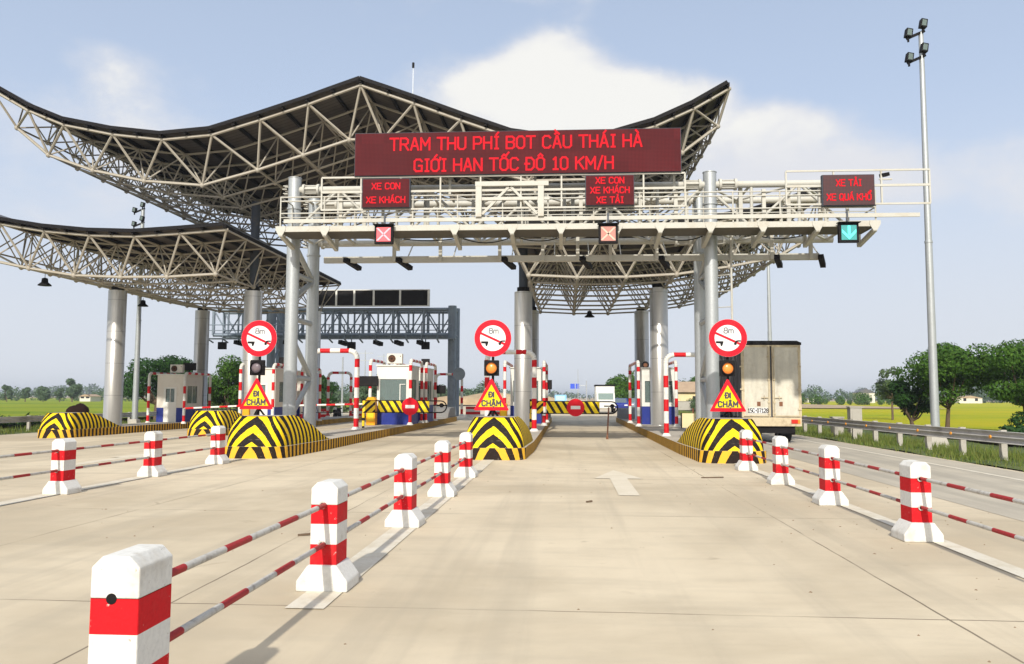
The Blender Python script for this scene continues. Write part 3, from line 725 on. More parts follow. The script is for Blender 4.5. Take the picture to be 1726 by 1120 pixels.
ro = canopy('toll_canopy', 'lower right canopy wing behind the sign gantry, above the middle lane', ro_top, ro_bot, Y0c, MC, NC, tub=.056, sheet=.20)
def column(x, y, h, label, neck=None):
    t_ = thing('canopy_column', label, 'column', (x, y, gz(x) + .28), 0, 'silver clad canopy columns')
    b = gz(x) + .28
    MB().lathe([(.46, 0), (.46, .05), (.425, .06), (.425, h - b)], n=36).build('shaft', clad_m, t_)
    MB().tube((0, 0, h - b), (0, 0, h - b + .22), .30, 16).build('cap', black_m, t_)
    if neck: MB().tube((0, 0, h - b + .2), (0, 0, neck - b), .215, 16).build('neck', dark_st, t_)
    return t_
column(-22.12, 38.6, 6.74, 'short silver column at the far left, under the lower left canopy')
column(-15.25, 38.6, 6.68, 'silver column with dark upper neck behind the left gantry legs', 11.1)
column(-2.05, 38.6, 6.58, 'silver column with dark upper neck on the middle island', 11.0)
column(4.35, 38.6, 6.74, 'silver column on the right island beside the gantry leg')
column(-22.2, 48.2, 6.76, 'rear silver column behind the beige booth at the far left')
column(-15.25, 48.2, 6.7, 'rear silver column with dark neck, hidden behind the left gantry legs', 11.1)
column(-2.05, 48.2, 6.7, 'rear silver column half hidden behind the middle column', 11.0)
column(4.42, 48.2, 6.66, 'rear silver column just left of the right island column')
def hang_lamp(x, y, z, top, label):
    t_ = thing('hanging_lamp', label, 'lamp', (x, y, z), 0, 'black high bay lamps under the canopy')
    MB().lathe([(.30, 0), (.29, .04), (.15, .16), (.13, .34), (.03, .38)], n=16).build('shade', black_m, t_)
    MB().tube((0, 0, .36), (0, 0, top - z), .015, 6).build('stem', dark_st, t_)
hang_lamp(-24.5, 36.5, 6.72, 7.3, 'black bell lamp hanging under the lower left canopy at the photo edge')
hang_lamp(-24.8, 46.0, 6.80, 7.3, 'black bell lamp hanging between the two left silver columns')
hang_lamp(1.35, 47.5, 6.24, 6.62, 'black bell lamp hanging over the middle lane')
t_ = thing('lightning_rod', 'thin mast with tiny head standing on the high canopy roof', 'lightning rod', (-7.4, 38, 14.6))
MB().tube((0, 0, 0), (0, 0, 2.9), .03, 6, r2=.015).build('rod', galv, t_); MB().tube((0, 0, 2.9), (0, 0, 3.15), .06, 6).build('finial', black_m, t_)

# ================================================================== FRONT SIGN GANTRY
def gantry():
    g = thing('sign_gantry', 'cream and silver lattice sign gantry with walkway spanning the toll lanes', 'gantry', (0, 24.2, 0))
    x0, x1 = -8.55, 8.45; zf, zt = 6.62, 7.92; D = 2.0; r = .105
    LX = (-8.35, 4.27)
    for yy, nm_ in ((0, 'front'), (D, 'rear')):
        for zz in (zf, zt):
            mb = MB().tube((x0 + .1, yy, zz), (x1, yy, zz), r, 14)
            for lx in LX:
                for o_ in (-.75, -.30, .30, .75):
                    if lx + o_ > x0: mb.tube((lx + o_ - .035, yy, zz), (lx + o_ + .035, yy, zz), r + .075, 14)
                for o_ in (-.72, .34):
                    for q in range(6):
                        a = q * PI / 3
                        xx0 = max(x0, lx + o_)
                        mb.tube((xx0, yy + (r + .03) * math.cos(a), zz + (r + .03) * math.sin(a)), (lx + o_ + .38, yy + (r + .03) * math.cos(a), zz + (r + .03) * math.sin(a)), .018, 6)
            mb.build('chord', cream, g)
    # lattice faces
    nx = 12; xs = [x0 + .2 + (x1 - x0 - .4) * i / nx for i in range(nx + 1)]
    mb = MB()
    for yy in (0, D):
        for i, x in enumerate(xs):
            mb.tube((x, yy, zf), (x, yy, zt), .05, 8)
            if i < nx:
                a, b = (zf, zt) if i % 2 == 0 else (zt, zf)
                mb.tube((x, yy, a), (xs[i + 1], yy, b), .042, 8)
    for zz in (zf, zt):
        for i, x in enumerate(xs):
            mb.tube((x, 0, zz), (x, D, zz), .045, 8)
            if i < nx: mb.tube((x, 0 if i % 2 else D, zz), (xs[i + 1], D if i % 2 else 0, zz), .036, 8)
    mb.build('lattice', cream, g)
    # legs: a pair of pipes with zig-zag bracing at each end
    for lx, sgn in ((LX[0], 1), (LX[1], -1)):
        for yy, hgt_ in ((0, 8.28), (D, 8.1)):
            L_ = MB().tube((lx, yy, .28), (lx, yy, hgt_), .195, 24); L_.tube((lx, yy, .28), (lx, yy, .33), .32, 16)
            for zz in (6.2, 7.3): L_.tube((lx, yy, zz), (lx, yy, zz + .05), .225, 24)
            L_.tube((lx, yy, hgt_), (lx, yy, hgt_ + .02), .21, 24)
            L_.build('leg', galv, g)
        mb = MB()
        for a, b in ((1.2, 2.0), (2.0, 3.3), (3.3, 3.31), (3.6, 4.8), (4.8, 6.2)): pass
        for (ya, za, yb, zb) in ((0, .9, D, 2.15), (D, 2.15, 0, 3.4), (0, 2.15, D, 2.15), (0, 3.95, D, 3.95), (0, 4.55, D, 5.35), (D, 5.35, 0, 6.3), (0, 5.35, D, 5.35)):
            mb.tube((lx, ya, za), (lx, yb, zb), .085, 10)
        mb.build('leg_brace', galv, g)
    # walkway in front
    wy0, wy1 = -1.25, -.25
    mb = MB(); mb.beam((-8.40, wy0, 6.44), (8.62, wy0, 6.44), .06, .16); 
    mb.build('walkway_channel', cream, g)
    mb = MB(); mb.box(-8.36, 8.58, wy0 + .035, -.115, 6.36, 6.43)
    for i in range(58): x = -8.33 + i * .293; mb.beam((x, wy0 + .04, 6.445), (x, wy1 - .04, 6.445), .02, .025)
    mb.build('walkway_deck', deck_m, g)
    bx = [-8.3, -7.0, -5.1, -3.2, -1.55, -.15, 1.45, 2.65, 4.05, 5.5, 7.0, 8.55]
    for x in bx:
        mb = MB()
        mb.prism([(x - .15, 6.52), (x + .15, 6.52), (x + .15, 6.42), (x + .05, 6.24), (x - .05, 6.24), (x - .15, 6.42)], wy0 - .052, wy0 - .034)
        mb.beam((x, wy0 - .03, 6.27), (x, .0, 6.05), .11, .10); mb.beam((x, 0, 6.05), (x, 0, 6.55), .09, .09)
        mb.build('walkway_bracket', cream, g)
    # railing
    mb = MB()
    ys_ = wy0 - .02
    mb.beam((-8.2, ys_ - .045, 6.66), (9.75, ys_ - .045, 6.66), .05, .11)
    for zz in (6.90, 7.38, 7.26): mb.tube((-8.32, ys_, zz), (8.58, ys_, zz), .021, 8)
    mb.tube((-8.32, ys_, 6.78), (8.58, ys_, 6.78), .014, 6)
    for i in range(14): x = -8.32 + i * 16.9 / 13; mb.tube((x, ys_, 6.5), (x, ys_, 7.38), .022, 8)
    for zz in (6.9, 7.38): mb.tube((-8.32, ys_, zz), (-8.32, wy1, zz), .02, 8); mb.tube((8.58, ys_, zz), (8.58, wy1, zz), .02, 8)
    mb.tube((-8.32, wy1, 6.5), (-8.32, wy1, 7.38), .02, 8)
    mb.build('railing', cream, g)
    # tall posts and frame rails that carry the boards
    mb = MB()
    for x in (-6.55, -4.45, .42, 2.1, 3.1, 5.55, 7.1): mb.beam((x, wy0 + .06, 6.5), (x, wy0 + .06, 7.46), .10, .10)
    for x in (-6.2, -4.3, -2.55, -1.2, .2, 2.2, 3.6, 5.2, 6.6): mb.beam((x, .18, 6.6), (x, .18, 8.05), .11, .11)
    fy = wy0 - .07
    for (xa, xb) in ((-7.1, 3.35), (6.15, 10.05)):
        for zz in (7.93, 7.50, 6.98): mb.beam((xa, fy, zz), (xb, fy, zz), .035, .05 if zz != 7.5 else .065)
        k = int((xb - xa) / 1.15); 
        for i in range(k + 1): x = xa + (xb - xa) * i / k; mb.beam((x, fy + .02, 6.98), (x, fy + .02, 7.93), .045, .045)
    for x in (-5.9, -3.4, -.9, 1.5, 3.1): mb.beam((x, -.9, 7.5), (x, -.9, 9.3), .07, .07); mb.beam((x, -.9, 7.5), (x, .0, 7.5), .06, .06)
    for x in (6.3, 7.2, 8.4): mb.beam((x, wy0 + .02, 7.0), (x, .0, 7.2), .04, .04)
    mb.build('board_frame', cream, g)
    # white portal frame in the middle of the walkway
    mb = MB(); a, b, yy = -2.50, -.72, wy0 - .10
    for x in (a, b): mb.beam((x, yy, 6.72), (x, yy, 7.66), .17, .12)
    mb.beam((a - .1, yy - .002, 7.67), (b + .22, yy - .002, 7.67), .13, .13); mb.beam((a + .09, yy, 7.24), (b - .09, yy, 7.24), .08, .09); mb.beam((b + .09, yy, 7.24), (b + .25, yy, 7.24), .08, .09)
    mb.beam((a + .1, yy + .02, 6.8), ((a + b) / 2, yy + .02, 7.62), .06, .07); mb.beam((b - .1, yy + .02, 6.8), ((a + b) / 2, yy + .02, 7.62), .06, .07)
    mb.build('portal_frame', cream, g)
    # lower equipment beam on hangers
    hx = [-5.35, -3.9, -2.05, -.72, .35, 1.35, 2.75, 5.0, 6.2, 7.35]
    mb = MB().beam((-7.6, .75, 5.86), (7.62, .75, 5.86), .16, .19); mb.build('equipment_beam', cream, g)
    for x in hx:
        mb = MB(); mb.beam((x, .62, 5.77), (x, .62, 6.55), .10, .10); mb.beam((x + .35, D - .1, 6.55), (x + .35, .9, 5.9), .03, .03)
        mb.build('beam_hanger', cream, g)
    for x in [-7.0] + hx[::2] + [7.5]:
        mb = MB(); mb.beam((x + .12, .55, 5.84), (x + .40, 1.25, 5.66), .16, .13); mb.build('camera_housing', black_m, g)
    # ladder on the right leg
    mb = MB(); lx = LX[1]
    mb.tube((lx + .62, .15, 3.5), (lx + .62, .15, 6.5), .032, 10); mb.tube((lx + .24, .35, 3.5), (lx + .24, .35, 6.5), .02, 8)
    for i in range(6): z = 3.8 + i * .48; mb.tube((lx + .24, .35, z), (lx + .62, .15, z), .014, 6)
    mb.build('ladder', cream, g)
    # cable runs sagging under the walkway
    mb = MB()
    for (xa, xb, sg) in ((-4.9, -3.3, .06), (-3.1, -1.7, .14), (-1.4, -.2, .10), (2.8, 4.0, .12), (5.6, 6.9, .09)):
        pts = [(xa + (xb - xa) * k / 8, wy1 + .05, 6.33 - sg * 4 * (k / 8) * (1 - k / 8)) for k in range(9)]; mb.path(pts, .016, 6)
    mb.build('cable', black_m, g)
    return g
gantry()
def led_board(x, y, z, w_, h_, d_, lines, size, label, face=led_m, gap=.5, sx=1.0, bold=.0, yoff=0, name='led_sign'):
    t_ = thing(name, label, 'LED sign', (x, y, z - h_ / 2), 0, 'red LED message boards on the gantry')
    mb = MB().box(-w_ / 2, w_ / 2, .02, d_, 0, h_); mb.build('cabinet', dark_st, t_, bevel=.01)
    mb = MB().box(-w_ / 2 + .02, w_ / 2 - .02, -.0, .022, .02, h_ - .02); mb.build('display_face', face, t_)
    n = len(lines)
    for i, ln in enumerate(lines):
        zz = h_ / 2 + ((n - 1) / 2 - i) * gap + yoff
        dx = 0
        if isinstance(ln, tuple): ln, dx = ln
        strokes(ln, size, led_on, t_, (dx, -.008, zz), wt=bold, sx=sx)
    return t_
led_board(-1.44, 22.80, 8.58, 9.38, 1.28, .28, [('TRAM THU PHÍ BOT CẦU THÁI HÀ', -.03), ('GIỚI HAN TỐC ĐÔ 10 KM/H', -.08)], .345,
          'largest red LED board with two lines of lettering above the gantry walkway', gap=.63, sx=.93, bold=.056, yoff=-.03)
led_board(-5.17, 22.72, 7.42, 1.40, .86, .16, ['XE CON', 'XE KHÁCH'], .17, 'small LED board reading XE CON and XE KHÁCH at the left of the gantry', gap=.40, bold=.034, sx=.98)
led_board(1.23, 22.72, 7.42, 1.38, .88, .16, ['XE CON', 'XE KHÁCH', 'XE TẢI'], .165, 'small LED board with three lines of red words under the big board', gap=.28, bold=.034, sx=.98)
led_board(7.80, 22.72, 7.34, 1.42, .88, .16, ['XE TẢI', 'XE QUÁ KHỔ'], .17, 'darkest small LED board at the right end of the gantry', face=led_d, gap=.40, bold=.034, sx=.86, yoff=.0)
def lane_signal(x, z, kind, label):
    t_ = thing('lane_signal', label, 'lane signal', (x, 22.74, z), 0, 'square lane signals hung under the walkway')
    h = .27
    MB().box(-h, h, .01, .14, -h, h).build('housing', black_m, t_, bevel=.01)
    MB().box(-h - .03, h + .03, -.10, .12, h, h + .02).build('visor', black_m, t_)
    MB().beam((0, .10, h), (0, .14, h + .35), .05, .05).build('bracket', dark_st, t_)
    q = .205
    if kind == 'down':
        MB().box(-q, q, -.004, .012, -q, q).build('display_face', panel_g, t_)
        mb = MB(); mb.beam((0, -.012, .18), (0, -.012, -.1), .07, .01)
        mb = MB(); mb.box(-.035, .035, -.018, -.006, -.08, .19)
        for s_ in (-1, 1): mb.add([(0, -.016, -.20), (s_ * .19, -.016, .0), (s_ * .19, -.016, .09), (0, -.016, -.10)], [(0, 1, 2, 3)])
        mb.build('arrow', arrow_g, t_)
    else:
        fm, cm_ = (panel_r, cross_r) if kind == 'red' else (panel_p, cross_p)
        MB().box(-q, q, -.004, .012, -q, q).build('display_face', fm, t_)
        mb = MB(); w2 = .032
        for s_ in (-1, 1): mb.add([(-.18 * s_ - w2, -.010, -.18), (-.18 * s_ + w2, -.010, -.18), (.18 * s_ + w2, -.010, .18), (.18 * s_ - w2, -.010, .18)], [(0, 1, 2, 3)])
        mb.build('cross', cm_, t_)
lane_signal(-5.22, 6.22, 'red', 'lit red lane signal with a pink cross, left part of the gantry')
lane_signal(1.18, 6.18, 'pale', 'pale pink lane signal with a cross, in the middle of the gantry')
lane_signal(7.78, 6.15, 'down', 'lane signal with a glowing green down arrow at the right end of the gantry')
# dark board seen through the gantry's truss, small fittings on top
t_ = thing('floodlight', 'small black floodlight at the right end of the gantry', 'floodlight', (8.75, 22.9, 7.78))
MB().beam((0, 0, 0), (.22, .1, .06), .14, .10).build('lamp_head', black_m, t_); MB().beam((-.05, .02, -.10), (.3, .02, -.10), .04, .04).build('bracket', cream, t_)

# ================================================================== REAR GANTRY
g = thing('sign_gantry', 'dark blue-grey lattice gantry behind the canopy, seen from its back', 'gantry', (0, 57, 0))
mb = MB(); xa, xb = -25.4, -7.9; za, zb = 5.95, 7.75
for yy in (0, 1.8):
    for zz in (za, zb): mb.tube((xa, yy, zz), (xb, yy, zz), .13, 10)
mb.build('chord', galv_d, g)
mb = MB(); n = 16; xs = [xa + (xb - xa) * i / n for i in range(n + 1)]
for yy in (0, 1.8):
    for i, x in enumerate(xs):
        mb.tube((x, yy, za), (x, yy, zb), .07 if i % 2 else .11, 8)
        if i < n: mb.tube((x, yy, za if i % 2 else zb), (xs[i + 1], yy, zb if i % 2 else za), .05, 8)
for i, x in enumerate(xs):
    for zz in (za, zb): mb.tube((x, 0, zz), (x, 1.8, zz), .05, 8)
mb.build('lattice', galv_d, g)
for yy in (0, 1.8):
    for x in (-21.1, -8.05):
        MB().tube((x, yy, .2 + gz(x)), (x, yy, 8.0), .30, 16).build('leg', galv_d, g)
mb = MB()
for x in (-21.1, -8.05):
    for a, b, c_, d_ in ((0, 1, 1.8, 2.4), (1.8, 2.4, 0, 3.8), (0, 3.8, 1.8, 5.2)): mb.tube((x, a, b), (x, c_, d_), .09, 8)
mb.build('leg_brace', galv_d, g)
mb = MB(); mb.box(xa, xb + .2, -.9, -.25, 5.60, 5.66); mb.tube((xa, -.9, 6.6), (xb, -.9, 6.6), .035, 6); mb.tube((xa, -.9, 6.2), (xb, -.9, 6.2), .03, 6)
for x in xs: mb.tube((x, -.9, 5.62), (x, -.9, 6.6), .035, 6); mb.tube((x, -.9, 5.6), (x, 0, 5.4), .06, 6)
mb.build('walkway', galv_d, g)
for x in (-23.6, -22.1, -20.0, -16.0, -13.5, -12.0, -10.4):
    MB().beam((x, -.4, 5.42), (x + .3, .4, 5.30), .3, .28).build('camera_housing', black_m, g)
for x, lb in ((-24.6, 'a'), (-15.2, 'b'), (-9.9, 'c')):
    t_ = thing('lane_signal', {'a': 'black lane signal under the left end of the rear gantry', 'b': 'black lane signal under the rear gantry, right of the gantry legs', 'c': 'black lane signal under the right end of the rear gantry'}[lb], 'lane signal', (x, 56.6, 4.9), 0, 'black signal boxes under the rear gantry')
    MB().box(-.28, .28, 0, .3, 0, .52).build('housing', black_m, t_, bevel=.02); MB().tube((0, .15, .5), (0, .15, .95), .04, 6).build('bracket', galv_d, t_)
t_ = thing('led_sign', 'long dark board in white frames on top of the rear gantry', 'LED sign', (0, 56.7, 7.95))
for xa_, xb_ in ((-17.6, -15.95), (-15.75, -14.4), (-14.2, -12.65), (-12.45, -11.35), (-11.15, -9.75)): pass
xd = [-17.9, -16.35, -15.05, -13.65, -11.75, -9.72]
for i in range(5): MB().box(xd[i] + .07, xd[i + 1] - .07, 0, .22, .06, 1.14).build('display_panel', sign_k, t_)
mb = MB()
for x in xd: mb.box(x - .068, x + .068, -.03, .25, 0, 1.2)
for i in range(5): mb.box(xd[i] + .07, xd[i + 1] - .07, -.03, .25, 0, .055); mb.box(xd[i] + .07, xd[i + 1] - .07, -.03, .25, 1.145, 1.2)
mb.build('frame', booth_w2, t_)

# ================================================================== ROAD SIGNS ON THE BULLNOSES
def sign_set(x, y, place, lit):
    zb = 1.05
    # the round length sign with its black post
    t_ = thing('sign_post', 'black post carrying the round and triangular signs on the %s bullnose' % place, 'sign post', (x, y, zb), 0, 'black sign posts on the bullnoses')
    mb = MB().tube((0, .06, 0), (0, .06, 2.55), .035, 12); mb.build('post', black_m, t_)
    mb = MB()
    for a in (0, 120, 240): mb.beam((0, .06, .22), (.17 * math.sin(R(a)), .06 - .17 * math.cos(R(a)), 0), .03, .05)
    mb.tube((0, .06, 0), (0, .06, .015), .19, 12); mb.build('foot', black_m, t_)
    t_ = thing('round_sign', 'round red-rimmed 8m length limit sign above the %s bullnose' % place, 'traffic sign', (x, y - .04, zb + 2.13), 0, 'round 8m signs')
    MB().disc(0, .0, 0, .505, .012, 48).build('backing_plate', galv, t_)
    MB().ring(0, -.006, 0,   .350, .500, .005, 56).build('red_rim', sign_r, t_)
    MB().disc(0, -.004, 0, .3495, .0035, 48).build('white_field', sign_w, t_)
    mb = MB(); a = Vector((-.345, .145)); b = Vector((.325, -.165)); d = (b - a).normalized(); n_ = Vector((-d.y, d.x)) * .030
    mb.add([(a.x - n_.x, -.009, a.y - n_.y), (b.x - n_.x, -.009, b.y - n_.y), (b.x + n_.x, -.009, b.y + n_.y), (a.x + n_.x, -.009, a.y + n_.y)], [(0, 1, 2, 3)]); mb.build('red_slash', sign_r, t_)
    strokes('8m', .14, letter_g, t_, (.02, -.007, .20), wt=.027, sx=1.1, gap=1.2)
    mb = MB(); mb.prism([(-.318, -.085), (-.120, -.085), (-.120, -.115), (-.135, -.165), (-.155, -.215), (-.190, -.220), (-.205, -.145), (-.318, -.140)], -.008, -.0045)
    mb.build('tow_hitch_symbol', sign_k, t_)
    mb = MB(); mb.prism([(.335, -.060), (.25, -.060), (.20, -.075), (.17, -.13), (.15, -.145), (.16, -.175), (.20, -.19), (.225, -.17), (.22, -.145), (.24, -.105), (.26, -.095), (.335, -.095)][::-1], -.0125, -.0098)
    mb.build('hook_symbol', sign_k, t_)
    # flashing beacon
    t_ = thing('warning_lamp', ('glowing amber' if lit else 'unlit grey') + ' round warning lamp in a black box on the %s sign post' % place, 'warning lamp', (x - .03, y - .09, zb + 1.32), 0, 'warning lamps on the sign posts')
    MB().box(-.20, .20, .0, .14, -.21, .21).build('housing', black_m, t_, bevel=.015)
    mb = MB().ring(0, -.09, 0, .150, .165, .09, 28); mb.build('hood', black_m, t_)
    MB().lathe([(.148, 0), (.12, .03), (.07, .055), (.01, .06)], n=24).build('lens', lens_am if lit else lens_off, t_).rotation_euler = (R(90), 0, 0)
    # triangle
    t_ = thing('triangle_sign', 'yellow triangular slow-down sign with red border on the %s bullnose' % place, 'traffic sign', (x - .03, y - .05, zb + .20), 0, 'yellow ĐI CHẬM triangles')
    def tri(w_, h_, z0): return [(-w_, z0), (w_, z0), (0, z0 + h_)]
    MB().prism([(-.47, 0), (-.45, -.02), (.45, -.02), (.47, 0), (.02, .83), (-.02, .83)], 0, .012).build('red_border', sign_r, t_)
    MB().prism(tri(.345, .60, .075), -.004, -.001).build('yellow_field', sign_y, t_)
    strokes('Đi', .130, letter_d, t_, (0, -.007, .405), wt=.042, sx=.95); strokes('CHẬM', .135, letter_d, t_, (0, -.007, .172), wt=.040, sx=1.0, gap=1.9)
sign_set(-8.48, 22.0, 'left', False)
sign_set(-1.99, 22.0, 'middle', True)
sign_set(4.29, 22.0, 'right', True)

# ================================================================== HEIGHT ARCHES AND GUARD RAILS
def arch(p0, axis, span, h, r, label, seg=.40, cat='height barrier', name='height_barrier_arch', group='red and white pipe arches'):
    """inverted U pipe; axis 'x' or 'y'"""
    t_ = thing(name, label, cat, p0, 0, group); er = r * 3.2
    def P(a, z): return (a, 0, z) if axis == 'x' else (0, a, z)
    for a in (0, span):
        mb = MB(); z = .05; k = 1
        while z < h - er - .001:
            b = min(z + seg, h - er - .0)
            if h - er - b < .12: b = h - er
            mb.tube(P(a, z), P(a, b), r, 14, k); z = b; k = 1 - k
        mb.build('post', [white_p, red_p], t_)
        mb = MB().tube(P(a, 0), P(a, .12), r * 2.1, 14, r2=r * 1.2); mb.build('foot', white_p, t_)
        mb = MB(); sg = 1 if a == 0 else -1
        pts = [P(a + sg * er * (1 - math.cos(q * PI / 12)), h - er + er * math.sin(q * PI / 12)) for q in range(7)]
        mb.path(pts, r * 1.03, 14); mb.build('elbow', white_p, t_)
    mb = MB(); a = er; k = 1
    while a < span - er - .01:
        b = min(a + seg, span - er)
        mb.tube(P(a, h), P(b, h), r * .92, 14, k); a = b; k = 1 - k
    mb.build('top_bar', [white_p, red_p], t_)
    return t_
arch((-10.02, 31.6, .28), 'x', 1.80, 3.10, .10, 'tall red and white pipe arch right of the left gantry legs')
arch((-3.02, 31.0, .28), 'x', 1.80, 3.02, .095, 'tall red and white pipe arch around the middle silver column')
arch((3.36, 27.9, .28), 'x', 1.62, 2.76, .085, 'tall red and white pipe arch left of the right gantry legs')
arch((-9.0, 56, .28), 'x', 1.8, 2.85, .09, 'distant pipe arch beside the rear gantry leg')
arch((-15.4, 52, .2), 'x', 1.5, 2.9, .09, 'distant pipe arch seen through the lane left of the booth')

# ================================================================== BOOTHS
def ac_unit(loc, label):
    t_ = thing('air_conditioner', label, 'air conditioner', loc, 0, 'air conditioners on booth roofs')
    MB().box(-.36, .36, 0, .26, .04, .50).build('casing', booth_w, t_, bevel=.02)
    mb = MB().ring(-.12, -.02, .27, .155, .175, .02, 28)
    for q in (.05, .09, .13): mb.ring(-.12, -.015, .27, q, q + .008, .01, 24)
    for a in range(4): c_, s_ = math.cos(a * PI / 4), math.sin(a * PI / 4); mb.beam((-.12 - .16 * c_, -.012, .27 - .16 * s_), (-.12 + .16 * c_, -.012, .27 + .16 * s_), .008, .01)
    mb.build('fan_grille', black_m, t_)
    MB().disc(-.12, -.003, .27, .15, .003).build('fan_recess', rust_m, t_)
    MB().box(.26, .30, -.006, 0, .36, .40).build('badge', sign_k, t_)
    mb = MB().box(-.3, -.24, .02, .24, 0, .04); mb.box(.24, .3, .02, .24, 0, .04); mb.build('foot', black_m, t_)
def booth(x, y, label, front='window', w_=1.5, l_=2.4, h=2.68, base=None):
    b = base if base is not None else gz(x) + .30
    t_ = thing('toll_booth', label, 'toll booth', (x, y, b), 0, 'toll booths on the islands')
    hw = w_ / 2; bz = .86; wz = 1.10; wt = 2.08
    # walls as frames around real openings
    mb = MB(); th = .07
    def wall_x(yy, op):                      # wall parallel to X with opening (x0,x1,z0,z1)
        y0_, y1_ = (yy, yy + th)
        if op is None: mb.box(-hw, hw, y0_, y1_, bz, h); return
        a, c_, d_, e_ = op
        mb.box(-hw, a, y0_, y1_, bz, h); mb.box(c_, hw, y0_, y1_, bz, h); mb.box(a, c_, y0_, y1_, e_, h)
        if d_ > bz: mb.box(a, c_, y0_, y1_, bz, d_)
    def wall_y(xx, op):
        x0_, x1_ = xx, xx + th; a0, a1 = th, l_ - th
        a, c_, d_, e_ = op
        mb.box(x0_, x1_, a0, a, bz, h); mb.box(x0_, x1_, c_, a1, bz, h); mb.box(x0_, x1_, a, c_, e_, h); mb.box(x0_, x1_, a, c_, bz, d_)
    fop = (-hw + .14, hw - .14, wz - .05, wt) if front == 'window' else (-.24, .26, 1.18, 1.92)
    wall_x(0, fop); wall_x(l_ - th, (-hw + .2, hw - .2, wz, wt)); wall_y(-hw, (.45, 1.75, wz, wt)); wall_y(hw - th, (.45, 1.75, wz, wt))
    mb.build('upper_wall', booth_w if front != 'window' else booth_w2, t_)
    if front == 'door':
        mb = MB(); mb.box(-hw + .002, -.36, .0, l_ - .002, 0, bz); mb.box(.38, hw - .002, 0, l_ - .002, 0, bz); mb.box(-.358, .378, .5, l_ - .004, 0, bz); mb.build('lower_wall', blue_p, t_)
        d_ = MB(); d_.box(-.355, .375, .01, .05, 0, bz); d_.build('door', booth_w2, t_)
        f_ = MB(); f_.box(-.36, -.24, -.02, .0, .86, 2.0); f_.box(.26, .38, -.02, .0, .86, 2.0); f_.box(-.24, .26, -.02, .0, 1.92, 2.0); f_.box(-.24, .26, -.02, .0, .86, 1.18)
        f_.build('door_frame', booth_w2, t_)
    else:
        MB().box(-hw + .002, hw - .002, .002, l_ - .002, 0, bz).build('lower_wall', blue_p, t_)
    gl = MB(); a, c_, d_, e_ = fop; gl.box(a, c_, .03, .04, d_, e_); o = gl.build('window', glass_m, t_)
    fr = MB(); fr.box(a, c_, -.012, .0, e_ - .0, e_ + .04); fr.box(a - .04, a, -.012, 0, d_, e_ + .04); fr.box(c_, c_ + .04, -.012, 0, d_, e_ + .04)
    if front == 'window': fr.box(.30, .34, -.012, .028, d_, e_ - .22); fr.box(.34, .56, -.012, .028, e_ - .25, e_ - .22)
    else: fr.box(-.01, .02, .005, .028, d_, e_)
    fr.build('frame', booth_w2, o)
    for sx_ in (-1, 1):
        gl = MB(); xx = sx_ * (hw - .035); gl.box(xx - .005, xx + .005, .45, 1.75, wz, wt); o = gl.build('window', glass_m, t_)
        fr = MB(); xo = sx_ * (hw + .006)
        for yy in (.45, 1.08, 1.72): fr.box(xo - .006, xo + .006, yy, yy + .03, wz, wt)
        fr.build('frame', booth_w2, o)
    gl = MB(); gl.box(-hw + .2, hw - .2, l_ - .04, l_ - .03, wz, wt); gl.build('window', glass_m, t_)
    MB().box(-hw - .05, hw + .05, -.06, l_ + .06, h, h + .06).build('roof', booth_w2, t_, bevel=.01)
    # cashier desk and chair back seen through the pane
    mb = MB(); mb.box(-hw + .1, hw - .1, .9, 1.5, bz + .02, bz + .08); mb.box(-.35, -.05, 1.3, 1.5, bz + .08, bz + .55); mb.build('desk', black_m, t_)
    return t_
def guards(x, y, l_, hw, h, place):
    for sx_, nm_ in ((-1, 'left'), (1, 'right')):
        arch((x + sx_ * hw, y, gz(x) + .30), 'y', l_, h, .075, 'guard pipe on the %s side of %s' % (nm_, place), seg=.40,
             cat='guard rail', name='guard_rail', group='red and white guard pipes around the booths')
booth(-7.93, 37.0, 'white and blue toll booth with big front window behind the left no-entry gate'); guards(-8.02, 36.8, 2.9, .93, 2.95, 'the booth with the big front window')
booth(-7.80, 40.6, 'second booth standing close behind the one with the big front window'); guards(-7.80, 40.4, 2.9, .80, 2.95, 'the second booth in tandem')
booth(-1.98, 39.7, 'toll booth hidden behind the middle silver column'); guards(-1.92, 37.3, 4.9, .90, 2.90, 'the booth behind the middle column')
booth(4.43, 39.7, 'toll booth with blue base behind the right silver column', w_=1.6); guards(4.07, 37.0, 4.9, .84, 2.90, 'the booth behind the right column')
booth(-14.70, 38.4, 'beige and blue toll booth seen between the left gantry legs', front='door'); guards(-14.72, 38.0, 3.2, .80, 2.9, 'the booth between the gantry legs')
booth(-14.70, 42.5, 'rear tandem booth showing just right of the left gantry legs', front='door'); guards(-14.72, 42.2, 3.2, .80, 2.9, 'the rear tandem booth')
booth(-22.06, 44.2, 'beige and blue toll booth with a windowed door at the far left', front='door'); guards(-22.06, 43.8, 3.2, 1.02, 2.78, 'the far left booth')
ac_unit((-7.92, 37.15, 3.06), 'cream air conditioner with round fan on the booth with big front window')
ac_unit((-21.9, 44.5, 2.83), 'cream air conditioner on the far left booth roof')
def board_box(x, y, z, w_, h_, d_, label, mat=black_m, grp=None, nm_='display_box', cat='display'):
    t_ = thing(nm_, label, cat, (x, y, z), 0, grp)
    MB().box(-w_ / 2, w_ / 2, 0, d_, 0, h_).build('housing', mat, t_, bevel=.01)
    MB().box(-w_ / 2 + .04, w_ / 2 - .04, -.006, -.001, .04, h_ - .04).build('display_face', sign_k, t_)
    MB().tube((0, d_ / 2, -.16), (0, d_ / 2, 0), .03, 8).build('bracket', black_m, t_)
board_box(-7.15, 41.0, 3.18, .42, .32, .12, 'black display box on the roof of the second tandem booth')
board_box(-21.4, 45.0, 3.02, .72, .42, .14, 'black display box on the far left booth roof')
